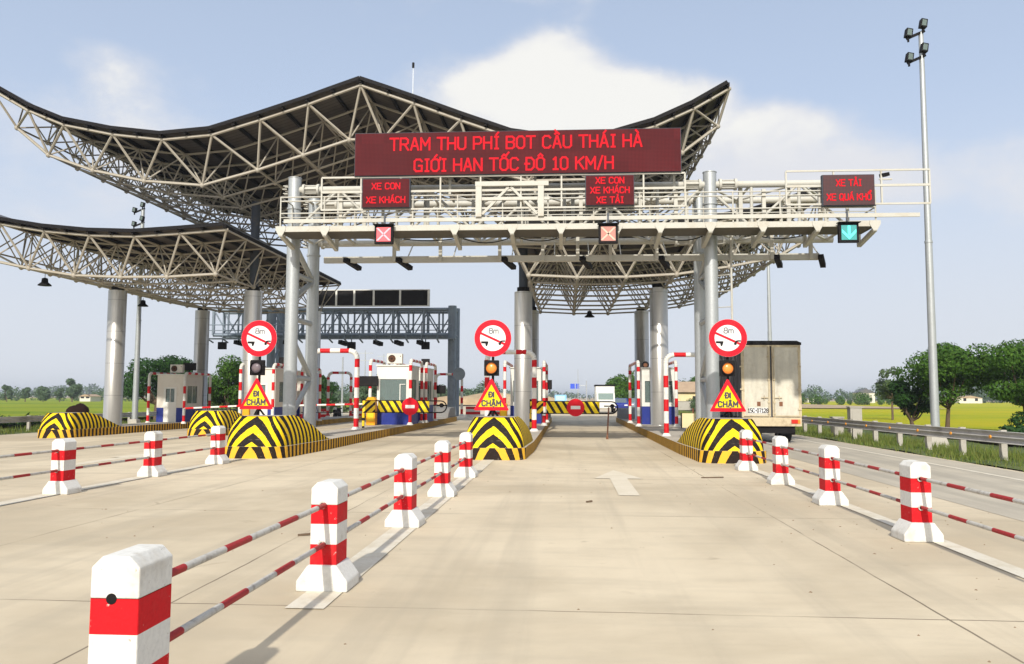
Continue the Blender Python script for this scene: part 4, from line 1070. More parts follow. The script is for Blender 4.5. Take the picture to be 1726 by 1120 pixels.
board_box(-14.0, 39.3, 3.15, .30, .34, .12, 'small black display box on the roof of the booth between the gantry legs')
board_box(-9.02, 36.7, 2.05, .86, .46, .14, 'long black fare display beside the booth with big front window')
board_box(-6.72, 43.4, 1.75, .50, .44, .14, 'black and red fare display right of the tandem booths')
board_box(-.78, 38.4, 1.95, .20, .44, .14, 'small black fare display right of the middle booth')
MBx = thing('loudspeaker', 'round black loudspeaker on the roof of the right booth', 'loudspeaker', (3.82, 39.8, 3.16))
MB().ring(0, 0, .0, .10, .175, .12, 24).build('horn', black_m, MBx); MB().disc(0, .02, 0, .11, .02).build('cone', rust_m, MBx); MB().tube((0, .1, -.16), (0, .1, -.1), .03, 8).build('bracket', black_m, MBx)
t_ = thing('convex_mirror', 'round grey mirror seen from behind beside the rear gantry leg', 'mirror', (-7.15, 54.0, 3.1)); MB().disc(0, 0, 0, .42, .04, 32).build('dish', galv_d, t_); MB().tube((-.2, .05, -2.75), (-.2, .05, 0), .05, 8).build('pole', galv_d, t_)

# ================================================================== SWING GATES
def swing_gate(x, y, length, label, gx, leg=True):
    t_ = thing('swing_gate', label, 'gate', (x, y, 0), 0, 'swing gates with no-entry signs')
    zc = 1.18; hh = .235
    mb = MB(); mb.tube((0, .05, .3), (0, .05, 1.5), .05, 10, 0)
    mb.build('pivot_post', black_m, t_)
    for k in range(2): MB().tube((0, .05, .38 + k * .34), (0, .05, .60 + k * .34), .056, 10).build('post_band', yel_p, t_)
    mb = MB(); L_ = length
    pts = [(0.0, 0, zc + hh), (L_ - .25, 0, zc + hh)] + [(L_ - .25 + hh * math.sin(q * PI / 8), 0, zc + hh * math.cos(q * PI / 8)) for q in range(1, 9)] + [(0, 0, zc - hh)]
    mb.path(pts, .026, 8)
    mb.beam((L_ - .55, -.02, zc + .06), (L_ - .1, -.02, zc + .06), .05, .05); mb.tube((L_ - .22, -.05, zc + .06), (L_ - .22, .05, zc + .06), .09, 12)
    mb.build('gate_frame', black_m, t_)
    o = MB().box(-.02, .50, -.035, -.022, zc - hh, zc + hh).build('striped_panel', diag_b, t_)
    o = MB().box(.62, L_ - .72, -.035, -.022, zc - hh + .01, zc + hh - .01).build('striped_panel', diag_a, t_)
    if leg:
        mb = MB().beam((L_ - .36, .0, zc), (L_ - .48, -1.2, .05), .055, .055); mb.tube((L_ - .48, -1.2, .0), (L_ - .48, -1.2, .1), .05, 8); mb.build('prop_leg', rust_m, t_)
    s_ = MB().disc(gx, -.075, zc, .35, .012, 40).build('no_entry_disc', sign_r, t_, label='round red no-entry plate with a white bar')
    MB().box(gx - .19, gx + .19, -.082, -.077, zc - .065, zc + .065).build('white_bar', sign_w, s_)
    return t_
swing_gate(-1.42, 32.6, 3.45, 'yellow and black striped swing gate with no-entry disc across the middle lane', 1.78)
swing_gate(-8.30, 33.0, 3.45, 'yellow and black striped swing gate with no-entry disc in front of the left booth', 1.95, leg=False)
t_ = thing('barrier_cabinet', 'orange barrier cabinet on the left island beside the booth', 'cabinet', (-8.72, 36.0, .30))
MB().box(-.20, .20, 0, .4, 0, 1.12).build('housing', orange_p, t_, bevel=.02); MB().box(-.14, .14, -.01, -.002, .2, .9).build('door', yel_p, t_)
mb = MB().prism([(-.22, 1.12), (.22, 1.12), (.12, 1.26), (-.12, 1.26)], -.02, .42); mb.build('hood', orange_p, t_, bevel=.01)
t_ = thing('barrier_cabinet', 'orange barrier cabinet on the middle island beside the column', 'cabinet', (-2.75, 35.6, .30))
MB().box(-.16, .16, 0, .35, 0, 1.0).build('housing', orange_p, t_, bevel=.02); MB().box(-.11, .11, -.01, -.002, .2, .8).build('door', yel_p, t_)
def boom(x, y, x2, z1, z2, label, base):
    t_ = thing('boom_barrier', label, 'barrier', (x, y, base), 0, 'thin red and white boom barriers')
    MB().box(-.16, .16, -.16, .16, 0, .98).build('cabinet', orange_p, t_, bevel=.02)
    mb = striped_pipe((0, -.2, z1), (x2 - x, -.2, z2), .045, (.42, .42), 1, n=10); mb.build('boom_arm', [white_p, red_p], t_)
    mb = MB()
    for k in range(10): a = (x2 - x) * (.18 + k * .07); mb.beam((a, -.2, z1 + (z2 - z1) * (a / (x2 - x)) - .03), (a + .1, -.2, .55), .015, .02)
    mb.beam(((x2 - x) * .18, -.2, .55), ((x2 - x) * .85, -.2, .55), .02, .03); mb.build('skirt', black_m, t_)
boom(-15.25, 38.2, -18.2, .92, .78, 'thin red and white boom barrier across the far left lane', .2)
boom(-8.75, 36.6, -12.6, .95, .85, 'thin red and white boom barrier across the lane left of the booth', .3)

# ================================================================== TRUCK
def truck():
    t_ = thing('box_truck', 'dirty cream box truck seen from behind, waiting in the right lane', 'truck', (7.2, 29.3, 0))
    hw = 1.02; zb, zt = .92, 3.46; L = 5.2
    mb = MB(); mb.box(-hw, hw, .06, L, zb, zt); mb.build('cargo_box', canvas_m, t_)
    mb = MB()
    for i in range(9): y = .1 + i * .63; mb.box(-hw - .03, -hw - .001, y, y + .06, zb, zt); mb.box(hw + .001, hw + .03, y, y + .06, zb, zt)
    mb.build('side_ribs', canvas_m, t_)
    mb = MB().box(-hw - .04, hw + .04, -.03, L + .05, zt, zt + .09); mb.prism([(-hw - .02, zt + .091), (hw + .02, zt + .091), (hw - .1, zt + .15), (-hw + .1, zt + .15)], -.0, L); mb.build('roof', black_m, t_)
    for sx_, lb in ((-1, 'left'), (1, 'right')):
        a, b = (-hw + .05, -.035) if sx_ < 0 else (.035, hw - .05)
        d = MB().box(a + .03, b - .03, .0, .055, zb + .06, zt - .08).build('rear_door', truck_m, t_)
        f_ = MB()
        for x in (a, b - .035): f_.box(x, x + .035, -.012, .05, zb + .02, zt - .04)
        f_.box(a + .036, b - .036, -.010, .05, zt - .08, zt - .042); f_.box(a + .036, b - .036, -.010, .05, zb + .02, zb + .058)
        f_.build('frame', truck_f, d)
        r_ = MB(); xx = -.10 if sx_ < 0 else .10
        r_.tube((xx, -.03, zb - .03), (xx, -.03, zt - .06), .014, 8); r_.beam((xx - .02, -.045, zb + .68), (xx + sx_ * .26, -.045, zb + .68), .03, .025)
        r_.tube((xx + sx_ * .16, -.045, zb + .60), (xx + sx_ * .16, -.045, zb + .76), .012, 6)
        for zz in (zb + .1, zb + .5, zb + 1.3, zb + 2.1): r_.box(xx - .035, xx + .035, -.05, -.012, zz, zz + .05)
        r_.build('handle', truck_f, d)
        h_ = MB(); xh = sx_ * (hw - .02)
        for zz in (zb + .25, zb + .95, zb + 1.75, zb + 2.3): h_.box(xh - .09, xh + .03, -.045, -.013, zz, zz + .05)
        h_.build('hinge', truck_f, d)
        MB().box((a + b) / 2 - .12 - .12 * sx_, (a + b) / 2 - .12 * sx_, -.006, -.001, zb + .38, zb + .54).build('sticker', rust_m, d)
    mb = MB(); mb.box(-hw - .01, -hw + .048, -.015, .06, zb, zt); mb.box(hw - .048, hw + .01, -.015, .06, zb, zt); mb.box(-hw + .05, hw - .05, -.015, .06, zt - .038, zt - .002)
    mb.build('rear_frame', truck_f, t_)
    MB().box(-.80, -.14, -.014, -.004, zb + .135, zb + .325).build('number_panel', sign_w, t_)
    strokes('15C-07128', .13, sign_k, t_, (-.47, -.018, zb + .23), wt=.026, sx=.72, gap=1.7)
    mb = MB().box(-hw - .0, hw + .0, -.05, .12, zb - .32, zb - .01); mb.build('bumper', truck_f, t_, bevel=.015)
    for sx_ in (-1, 1):
        x = sx_ * (hw - .20)
        o = MB().box(x - .17, x + .05, -.075, -.052, zb - .22, zb - .08).build('tail_light', taill, t_)
        MB().box(x + .052, x + .13, -.075, -.052, zb - .22, zb - .08).build('indicator', taila, o)
    mb = MB().box(-.8, .8, .05, L - .3, zb - .5, zb - .33); mb.box(-.75, .75, .0, .06, zb - .56, zb - .42); mb.build('chassis', black_m, t_)
    for x in (-.82, .82):
        for xx in ((x, x - .22 * (1 if x > 0 else -1))):
            w2 = MB().tube((xx - .10, 1.3, .42), (xx + .10, 1.3, .42), .42, 28).build('wheel', rubber, t_)
            MB().tube((xx - .104, 1.3, .42), (xx + .104, 1.3, .42), .22, 20).build('rim', galv_d, w2)
        w2 = MB().tube((x - .11, L + .6, .42), (x + .11, L + .6, .42), .42, 28).build('wheel', rubber, t_); MB().tube((x - .114, L + .6, .42), (x + .114, L + .6, .42), .22, 20).build('rim', galv_d, w2)
    MB().tube((-.75, 1.3, .42), (.75, 1.3, .42), .07, 10).build('axle', black_m, t_)
    for x in (-.7, .7): MB().box(x - .26, x + .26, .62, .64, .28, .85).build('mud_flap', rubber, t_)
    mb = MB(); mb.prism([(L + .1, .5), (L + 1.6, .5), (L + 1.62, 1.3), (L + 1.35, 2.2), (L + .1, 2.25)], -.95, .95, axis='x'); mb.build('cab', blue_p, t_, bevel=.06)
    for sx_ in (-1, 1):
        MB().beam((sx_ * .97, L + 1.2, 1.9), (sx_ * 1.22, L + 1.25, 1.9), .04, .04).build('mirror', black_m, t_)
    return t_
truck()
# camera box on the right island beside the leg
t_ = thing('sign_board', 'small brown-edged board on a short post left of the right gantry legs', 'sign', (4.02, 27.0, .30))
MB().box(-.26, .16, 0, .10, .32, .78).build('panel', wallc_m, t_); MB().box(-.29, -.262, -.01, .11, .30, .80).build('edge', black_m, t_); MB().tube((.12, .12, 0), (.12, .12, .95), .03, 8).build('post', rust_m, t_)

# ================================================================== LIGHT POLES
def light_pole(x, y, h, label, base=0, r0=.15, r1=.085, foot=True, heads=True):
    t_ = thing('light_pole', label, 'light pole', (x, y, base), 0, 'tall floodlight poles')
    mb = MB(); n = 12
    mb.tube((0, 0, 0), (0, 0, h * .48), r0, n, r2=r0 * .80); mb.tube((0, 0, h * .48), (0, 0, h * .485), r0 * .9, n); mb.tube((0, 0, h * .485), (0, 0, h), r0 * .76, n, r2=r1)
    mb.build('shaft', galv, t_)
    if foot:
        mb = MB(); mb.add([(-.4, -.4, -.3), (.4, -.4, -.3), (.4, .4, -.3), (-.4, .4, -.3), (-.22, -.22, .45), (.22, -.22, .45), (.22, .22, .45), (-.22, .22, .45)], [(4, 5, 6, 7), (0, 1, 5, 4), (1, 2, 6, 5), (2, 3, 7, 6), (3, 0, 4, 7)])
        mb.build('footing', conc_m, t_, bevel=.03)
    if heads:
        for k, (zz, dx) in enumerate(((h - .05, .02), (h - .95, .02))):
            arm = MB(); arm.beam((.12, 0, zz + .1), (-.55, -.12, zz - .22), .09, .09); arm.build('cross_arm', black_m, t_)
            for (ax, az) in ((.02, zz + .32), (-.50, zz - .02)):
                mb = MB(); mb.tube((ax, -.12, az - .32), (ax, -.12, az - .1), .04, 8)
                mb.prism([(ax - .13, az - .14), (ax + .11, az - .18), (ax + .15, az + .12), (ax - .07, az + .17)], -.24, -.02); o = mb.build('floodlight', black_m, t_, bevel=.02)
                MB().prism([(ax - .08, az - .10), (ax + .07, az - .13), (ax + .10, az + .08), (ax - .04, az + .12)], -.252, -.242).build('lens', glass_m, o)
    return t_
light_pole(12.75, 29.3, 14.75, 'tall grey floodlight pole in front of the right trees', -.02)
light_pole(-27.2, 50, 13.9, 'floodlight pole at the left behind the far left column', -.35, r0=.19, r1=.11)
light_pole(15.2, 62, 13.8, 'floodlight pole rising behind the truck', -.2, r0=.19, r1=.10)
def thin_pole(x, y, h, label, arms=1):
    t_ = thing('utility_pole', label, 'utility pole', (x, y, -.2), 0, 'thin distant poles')
    MB().tube((0, 0, 0), (0, 0, h), .10, 8, r2=.06).build('shaft', galv, t_)
    for k in range(arms): MB().beam((-1.2, 0, h - .4 - k * 1.1), (1.2, 0, h - .4 - k * 1.1), .09, .09).build('cross_arm', galv, t_)
thin_pole(-20.6, 74, 5.4, 'thin pale street pole right of the tall pipe arch', 0)
thin_pole(-30.0, 120, 8.6, 'utility pole with cross arms behind the left booths', 2)
thin_pole(-34.0, 150, 9.6, 'far utility pole with cross arm between arch and booth', 2)
thin_pole(2.4, 170, 7.5, 'thin far pole beside the blue direction signs', 0)

# ================================================================== GUARDRAILS
def guardrail(pts, label, z0f, post_every=2.0, h=.78, side=-1, blocks=True):
    t_ = thing('guardrail', label, 'guardrail')
    # W profile swept along the line
    prof = [(0, h), (.03, h - .01), (.075, h - .07), (.075, h - .10), (.01, h - .155), (.075, h - .21), (.075, h - .24), (.03, h - .30), (0, h - .31), (-.015, h - .30), (.045, h - .235), (.045, h - .215), (-.015, h - .155), (.045, h - .095), (.045, h - .075), (-.015, h - .012)]
    n = len(prof); mb = MB(); P_ = [Vector(p) for p in pts]
    for i, p in enumerate(P_):
        d = (P_[min(i + 1, len(P_) - 1)] - P_[max(i - 1, 0)]).normalized(); nx = Vector((d.y, -d.x, 0)) * side * -1
        for a, z in prof: q = p + nx * (-a); mb.v.append((q.x, q.y, p.z + z))
    for i in range(len(P_) - 1):
        for k in range(n): mb.f.append((i * n + k, i * n + (k + 1) % n, (i + 1) * n + (k + 1) % n, (i + 1) * n + k)); mb.mi.append(0); mb.sm.append(False)
    mb.build('beam', rail_m, t_)
    cnt = 0
    for a, b in zip(P_[:-1], P_[1:]):
        d = (b - a).normalized(); nx = Vector((d.y, -d.x, 0)) * side
        pm = (a + b) / 2; back = -1 * side
        q = pm + Vector((-back * .22 * 1, 0, 0))
        mb = MB().box(q.x - .075, q.x + .075, q.y - .07, q.y + .07, pm.z - .3, pm.z + h + .02); mb.build('post', conc_m, t_, bevel=.01)
        if blocks:
            mb = MB().box(min(pm.x, q.x) + .03, max(pm.x, q.x) - .03, q.y - .05, q.y + .05, pm.z + h - .20, pm.z + h - .12); mb.build('spacer', conc_m, t_)
            s_ = MB().tube((pm.x - .078 * side * -1 * -1, pm.y, pm.z + h - .155), (pm.x - .11 * side * -1 * -1, pm.y, pm.z + h - .155), .045, 10)
            s_.build('reflector', amber_r, t_)
    return t_
def line(x0, y0, x1, y1, n, z=0.): return [(x0 + (x1 - x0) * i / n, y0 + (y1 - y0) * i / n, z) for i in range(n + 1)]
guardrail(line(11.25, 12.8, 10.75, 26.8, 7) + line(10.70, 28.8, 10.05, 62.8, 17), 'galvanised guardrail on concrete posts along the right road edge', None, side=1)
guardrail(line(-28.3, 18, -28.3, 98, 32, -.30), 'dark galvanised guardrail along the left edge of the plaza', None, side=-1, blocks=False)

# roadside boxes on the right
def cabinet(x, y, z, w_, d_, h_, label, mat=conc_m):
    t_ = thing('roadside_cabinet', label, 'cabinet', (x, y, z), 0, 'concrete boxes behind the right guardrail')
    MB().box(-w_ / 2, w_ / 2, -d_ / 2, d_ / 2, 0, h_).build('body', mat, t_, bevel=.02)
    MB().box(-w_ / 2 - .03, w_ / 2 + .03, -d_ / 2 - .03, d_ / 2 + .03, h_, h_ + .05).build('lid', mat, t_)
    MB().box(-w_ / 2 + .08, w_ / 2 - .08, -d_ / 2 - .012, -d_ / 2 - .001, .12, h_ - .12).build('door', mat, t_)
cabinet(12.5, 36.5, -.1, .50, .42, 1.28, 'taller pale cabinet behind the right guardrail')
cabinet(12.0, 37.3, -.1, .46, .42, .82, 'lower pale cabinet beside the taller one behind the right guardrail')

# ================================================================== TREES
def crown(mb, blobs, n, ls, seed, flat=1.0, tips=.5):
    rr = random.Random(seed); tot = sum(b[3] ** 2 for b in blobs)
    for (bx, by, bz, br) in blobs:
        k = int(n * br * br / tot)
        for _ in range(k):
            while True:
                v = Vector((rr.uniform(-1, 1), rr.uniform(-1, 1), rr.uniform(-1, 1)))
                if .05 < v.length < 1: break
            v = v.normalized() * (v.length ** tips) * br * rr.uniform(.85, 1.12)
            c_ = Vector((bx, by, bz)) + Vector((v.x, v.y, v.z * flat))
            nn = (v.normalized() + Vector((rr.uniform(-.9, .9), rr.uniform(-.9, .9), rr.uniform(-.5, 1.1)))).normalized()
            u = nn.cross(Vector((rr.uniform(-1, 1), rr.uniform(-1, 1), rr.uniform(-1, 1)))).normalized(); w_ = nn.cross(u)
            s_ = ls * rr.uniform(.6, 1.3); o = len(mb.v)
            mb.v += [tuple(c_ - u * s_), tuple(c_ - w_ * s_ * .5), tuple(c_ + u * s_), tuple(c_ + w_ * s_ * .5)]
            mb.f.append((o, o + 1, o + 2, o + 3)); mb.mi.append(0); mb.sm.append(False)
def tree(loc, h, rad, label, mat, n=9000, ls=.11, seed=1, trunk_h=.35, nb=16, flat=.72, lean=0.0, group='trees around the plaza', name='tree', zc=.66, sub=.42, trunk_r=.05):
    t_ = thing(name, label, 'tree', loc, 0, group); rr = random.Random(seed); blobs = []
    for i in range(nb):
        a = rr.uniform(0, 2 * PI); q = math.sqrt(rr.random()) * .78; z = rr.uniform(-.62, .62)
        k = math.sqrt(max(.1, 1 - z * z))
        blobs.append((rad * q * k * math.cos(a) + lean * (z + .6), rad * q * k * math.sin(a), h * zc + z * h * (1 - zc) * 1.05, rad * sub * rr.uniform(.65, 1.15)))
    tr = MB(); th = h * trunk_h; tr.tube((0, 0, -.3), (lean * .3, 0, th * .6), h * trunk_r, 10, r2=h * trunk_r * .75); tr.tube((lean * .3, 0, th * .6), (lean * .5, 0, th), h * trunk_r * .75, 10, r2=h * trunk_r * .6)
    tr.build('trunk', bark_m, t_)
    lb = MB()
    for b in blobs[:9]:
        p = Vector((lean * .5, 0, th * .95)); q = Vector(b[:3]); mid_ = (p + q) / 2 + Vector((rr.uniform(-.2, .2), rr.uniform(-.2, .2), -.06 * h))
        lb.tube(p, mid_, h * trunk_r * .45, 7, r2=h * trunk_r * .3); lb.tube(mid_, q, h * trunk_r * .3, 7, r2=h * trunk_r * .1)
    lb.build('limbs', bark_m, t_)
    mb = MB(); crown(mb, blobs, n, ls, seed, flat); mb.build('crown', mat, t_)
    return t_
tree((19.7, 44, -.35), 5.0, 2.3, 'broad dense tree just right of the tall floodlight pole', leaf_a, 19000, .085, 3, .30, 30, .66, .30, sub=.40, trunk_r=.028, zc=.66)
tree((18.7, 45.5, -.35), 3.0, 1.1, 'lower part-hidden leafy tree behind the tall floodlight pole', leaf_b, 6000, .085, 33, .25, 12, .8, -.3, sub=.45)
tree((22.2, 41, -.35), 4.9, 2.0, 'dense tree cut by the right edge of the photo', leaf_a, 17000, .085, 5, .34, 26, .64, -.3, sub=.42, trunk_r=.030, zc=.66)
tree((25.5, 66, -.3), 4.6, 1.25, 'slender pale grey-green tree between field and pole', leaf_c, 2600, .12, 8, .45, 12, .9, 0, sub=.42, trunk_r=.022)
tree((-32.0, 62, -.4), 5.0, 3.0, 'dark spreading tree behind the far left booth', leaf_b, 15000, .11, 11, .28, 22, .66, sub=.42)
tree((-27.9, 66, -.4), 5.4, 2.6, 'bright green tree right of the far left booth', leaf_a, 14000, .11, 13, .20, 24, .75, sub=.42, zc=.56)
tree((-24.9, 66, -.4), 5.0, 1.2, 'narrow leafy tree beside the silver column with the dark neck', leaf_b, 4000, .11, 17, .3, 10, .8, sub=.5, zc=.60)
tree((-23.4, 78, -.4), 4.3, 1.3, 'dark tree showing right of the left gantry legs', leaf_b, 6000, .12, 19, .15, 14, 1.0, sub=.5, zc=.5)
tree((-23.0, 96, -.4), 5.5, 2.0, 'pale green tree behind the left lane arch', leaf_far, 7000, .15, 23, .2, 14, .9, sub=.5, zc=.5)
tree((8.9, 118, -.3), 5.6, 3.0, 'round green tree beyond the middle lane, left of the right booth', leaf_a, 9000, .17, 29, .25, 16, .85, sub=.45, zc=.6)
tree((10.9, 112, -.3), 2.6, 1.6, 'low scrubby tree in front of the round tree beyond the middle lane', leaf_c, 4000, .15, 31, .2, 10, .8, sub=.5, zc=.5)
tree((24.5, 150, -.3), 6.2, 3.0, 'distant tree behind the yellow building', leaf_a, 6000, .22, 37, .25, 12, .8, sub=.5)
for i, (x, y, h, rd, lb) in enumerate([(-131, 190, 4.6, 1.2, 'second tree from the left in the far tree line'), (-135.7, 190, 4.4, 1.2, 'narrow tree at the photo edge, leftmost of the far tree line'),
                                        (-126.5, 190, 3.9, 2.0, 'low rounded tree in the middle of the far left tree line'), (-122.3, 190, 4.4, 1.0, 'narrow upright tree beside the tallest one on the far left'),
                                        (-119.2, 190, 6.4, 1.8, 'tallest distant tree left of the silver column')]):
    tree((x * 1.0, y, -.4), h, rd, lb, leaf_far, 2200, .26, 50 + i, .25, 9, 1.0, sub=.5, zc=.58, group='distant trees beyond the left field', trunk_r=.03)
def treeline(x0, y0, x1, y1, h, n, seed, mat, label, ls=.5):
    mb = MB(); rr = random.Random(seed); blobs = []; k = int(math.hypot(x1 - x0, y1 - y0) / (h * .55))
    for i in range(k):
        a = i / k; hh = h * rr.uniform(.45, 1.0) * (1 + .25 * math.sin(a * 23 + seed)); blobs.append((x0 + (x1 - x0) * a, y0 + (y1 - y0) * a + rr.uniform(-4, 4), hh * .5, hh * .55))
    crown(mb, blobs, n, ls, seed, 1.0); o = mb.build('tree_line', mat); o['kind'] = 'stuff'; o['label'] = label; o['category'] = 'tree line'
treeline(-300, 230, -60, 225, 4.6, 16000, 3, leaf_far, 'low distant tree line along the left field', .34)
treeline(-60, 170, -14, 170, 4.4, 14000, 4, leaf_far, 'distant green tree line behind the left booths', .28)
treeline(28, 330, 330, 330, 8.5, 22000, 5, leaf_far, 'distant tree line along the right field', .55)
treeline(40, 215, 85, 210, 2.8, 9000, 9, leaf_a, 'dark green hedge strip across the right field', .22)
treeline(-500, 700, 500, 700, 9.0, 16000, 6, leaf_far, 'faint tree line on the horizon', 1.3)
treeline(13.5, 60, 19, 128, 1.3, 7000, 12, leaf_c, 'low scrub along the right verge', .14)
treeline(-27.8, 58, -19.0, 92, 1.0, 7000, 14, leaf_c, 'weeds and scrub behind the left guardrail', .12)
treeline(-29.2, 20, -29.4, 46, .55, 3500, 15, leaf_b, 'weeds under the left guardrail', .09)
treeline(17.5, 34, 33, 40, .9, 7000, 16, leaf_b, 'shaded scrub beneath the right trees', .10)

# grass on the right verge: uncountable blades
mb = MB(); rr = random.Random(5)
for _ in range(26000):
    y = rr.uniform(15, 60) if rr.random() < .8 else rr.uniform(60, 100); x = 9.95 + abs(rr.gauss(0, 1)) * 2.0
    if x > 19: continue
    if x < 10.4 and rr.random() < .6: continue
    h = rr.uniform(.06, .24) * (1.3 if x > 11.5 else .9); a = rr.uniform(0, PI); c_, s_ = math.cos(a) * .018, math.sin(a) * .018; lx, ly = rr.gauss(0, .06), rr.gauss(0, .06)
    zb_ = .02 - max(0, x - 10.6) * .055; o = len(mb.v)
    mb.v += [(x - c_, y - s_, zb_ - .05), (x + c_, y + s_, zb_ - .05), (x + lx, y + ly, zb_ + h)]; mb.f.append((o, o + 1, o + 2)); mb.mi.append(0); mb.sm.append(False)
o = mb.build('grass', grass_m); o['kind'] = 'stuff'; o['label'] = 'weedy grass on the right verge under the guardrail'; o['category'] = 'grass'
mb = MB()
for _ in range(9000):
    y = rr.uniform(20, 90); x = -27.6 - abs(rr.gauss(0, 1)) * 2.2; h = rr.uniform(.1, .32); a = rr.uniform(0, PI); c_, s_ = math.cos(a) * .03, math.sin(a) * .03; o = len(mb.v)
    mb.v += [(x - c_, y - s_, -.45), (x + c_, y + s_, -.45), (x + rr.gauss(0, .08), y, -.38 + h)]; mb.f.append((o, o + 1, o + 2)); mb.mi.append(0); mb.sm.append(False)
o = mb.build('grass', grass_m); o['kind'] = 'stuff'; o['label'] = 'grass along the left plaza edge'; o['category'] = 'grass'

# ================================================================== FAR THINGS
t_ = thing('building', 'long yellow single-storey building with tiled roof beyond the right island', 'building', (22.5, 128, -.2))
MB().box(-8, 8, 0, 7, 0, 2.6).build('wall', wallc_m, t_); MB().prism([(-.5, 2.6), (7.5, 2.6), (3.5, 4.3)], -8.4, 8.4, axis='x').build('roof', tile_m, t_)
for k in range(4):
    o = MB().box(-6.8 + k * 3.8, -5.4 + k * 3.8, -.03, -.005, 1.0, 2.0).build('window', sign_k, t_)
MB().box(-8, 8, -.05, -.001, 2.35, 2.55).build('cornice', tile_m, t_)
t_ = thing('garden_wall', 'low grey wall in front of the yellow building', 'wall', (21, 118, -.2)); MB().box(-9, 9, 0, .2, 0, 1.2).build('wall_body', conc_m, t_); MB().box(-9, 9, -.04, .24, 1.2, 1.26).build('coping', conc_g, t_)
for i, (x, y, w_, h_, lb) in enumerate([(89, 300, 5, 2.4, 'white far house left of the pole on the right field edge'), (143, 300, 8, 2.8, 'long pale far house seen between the right trees'), (44, 310, 6, 2.2, 'tiny white hut on the right field edge'), (-130, 213, 3.0, 2.0, 'pale far house right of the tallest distant tree'), (107, 300, 6, 5.2, 'red roofed far house above the right tree line')]):
    t_ = thing('house', lb, 'house', (x, y, -.2), 0, 'tiny distant houses'); MB().box(-w_ / 2, w_ / 2, 0, 5, 0, h_ * .7).build('wall', booth_w, t_)
    MB().prism([(-w_ / 2 - .3, h_ * .7), (w_ / 2 + .3, h_ * .7), (0, h_)], -.2, 5.2).build('roof', tile_m if i % 2 else roof_top, t_)
    for k in (-1, 1): MB().box(k * w_ / 4 - .5, k * w_ / 4 + .5, -.04, -.005, .9, 1.9).build('window', sign_k, t_)
def van(x, y, label, wh=True):
    t_ = thing('box_truck', label, 'truck', (x, y, 0))
    MB().box(-.95, .95, 0, 3.6, .75, 2.7).build('cargo_box', booth_w2, t_, bevel=.04); MB().box(-1.0, 1.0, -.04, 3.65, 2.7, 2.85).build('roof', black_m, t_)
    MB().prism([(-1.7, .5), (-.05, .5), (-.05, 2.1), (-1.1, 2.05), (-1.65, 1.3)], -.9, .9, axis='x').build('cab', booth_w2, t_, bevel=.05)
    MB().prism([(-1.64, 1.35), (-1.16, 1.98), (-1.14, 1.96), (-1.6, 1.34)], -.75, .75, axis='x').build('windscreen', glass_m, t_)
    for sx_ in (-.85, .85):
        for yy in (-1.0, 2.6): MB().tube((sx_ - .1, yy, .38), (sx_ + .1, yy, .38), .38, 20).build('wheel', rubber, t_)
van(3.9, 83, 'small white box truck beyond the middle lane gate')
def car(x, y, label, mat, wagon=False):
    t_ = thing('parked_car', label, 'car', (x, y, 0))
    MB().prism([(-2.1, .35), (2.1, .35), (2.15, .85), (1.2, .98), (.7, 1.45), (-1.2, 1.48), (-1.9, .95), (-2.15, .8)], -.85, .85, axis='x').build('body', mat, t_, bevel=.08)
    MB().prism([(-1.85, .96), (-1.22, 1.42), (-1.24, 1.45), (-1.90, .97)], -.7, .7, axis='x').build('windscreen', glass_m, t_)
    for s_ in (-1, 1): MB().box(s_ * .853 - .004, s_ * .853 + .004, -1.1, .8, 1.0, 1.36).build('window', glass_m, t_)
    for sx_ in (-.78, .78):
        for yy in (-1.35, 1.3): MB().tube((sx_ - .09, yy, .33), (sx_ + .09, yy, .33), .33, 20).build('wheel', rubber, t_)
    for s_ in (-1, 1): MB().box(s_ * .6 - .18, s_ * .6 + .18, -2.16, -2.12, .62, .76).build('headlight', sign_w, t_)
car(6.1, 95, 'blue and white car parked beside the white box truck', blue_p); car(8.7, 104, 'grey car parked under the round green tree', galv_d)
t_ = thing('billboard', 'small pale blue billboard beyond the middle gate', 'billboard', (-1.0, 140, 0)); MB().box(-1.0, 1.0, 0, .12, .9, 1.95).build('panel', billb_b, t_)
mb = MB()
for k in range(4): mb.box(-.8, .7, -.02, -.004, 1.05 + k * .2, 1.12 + k * .2)
mb.build('lettering', sign_w, t_)
for s_ in (-.7, .7): MB().tube((s_, .15, 0), (s_, .15, 1.9), .06, 8).build('post', galv, t_)
t_ = thing('direction_sign', 'two blue direction boards on a far overhead arm', 'road sign', (2.6, 230, 0)); MB().tube((3.0, 0, 0), (3.0, 0, 6.2), .15, 8).build('post', galv, t_); MB().tube((-1.5, .1, 4.8), (3.0, .1, 4.8), .09, 8).build('arm', galv, t_)
for a, b in ((-1.5, -.25), (.0, .95)): MB().box(a, b, -.03, .05, 3.9, 5.3).build('board', sign_b, t_)
def wbar(x, y, label):
    t_ = thing('road_barrier', label, 'barrier', (x, y, gz(x)), 0, 'red and white low road barriers')
    mb = MB()
    for k in range(4): w1 = .30 - k * .05; mb.box(-.55, .55, -w1 / 2, w1 / 2, .04 + k * .2, .235 + k * .2, k % 2)
    mb.build('body', [white_p, red_p], t_, bevel=.01); MB().box(-.5, .5, -.22, .22, 0, .04).build('foot', white_p, t_)
wbar(-17.6, 58, 'low red and white road barrier seen left under the boom, left of the motorcycle'); wbar(-15.0, 58, 'low red and white road barrier right of the motorcycle under the boom'); wbar(-7.1, 62, 'low red and white road barrier left of the middle triangle sign'); wbar(-5.6, 62, 'low red and white road barrier behind the middle triangle sign')
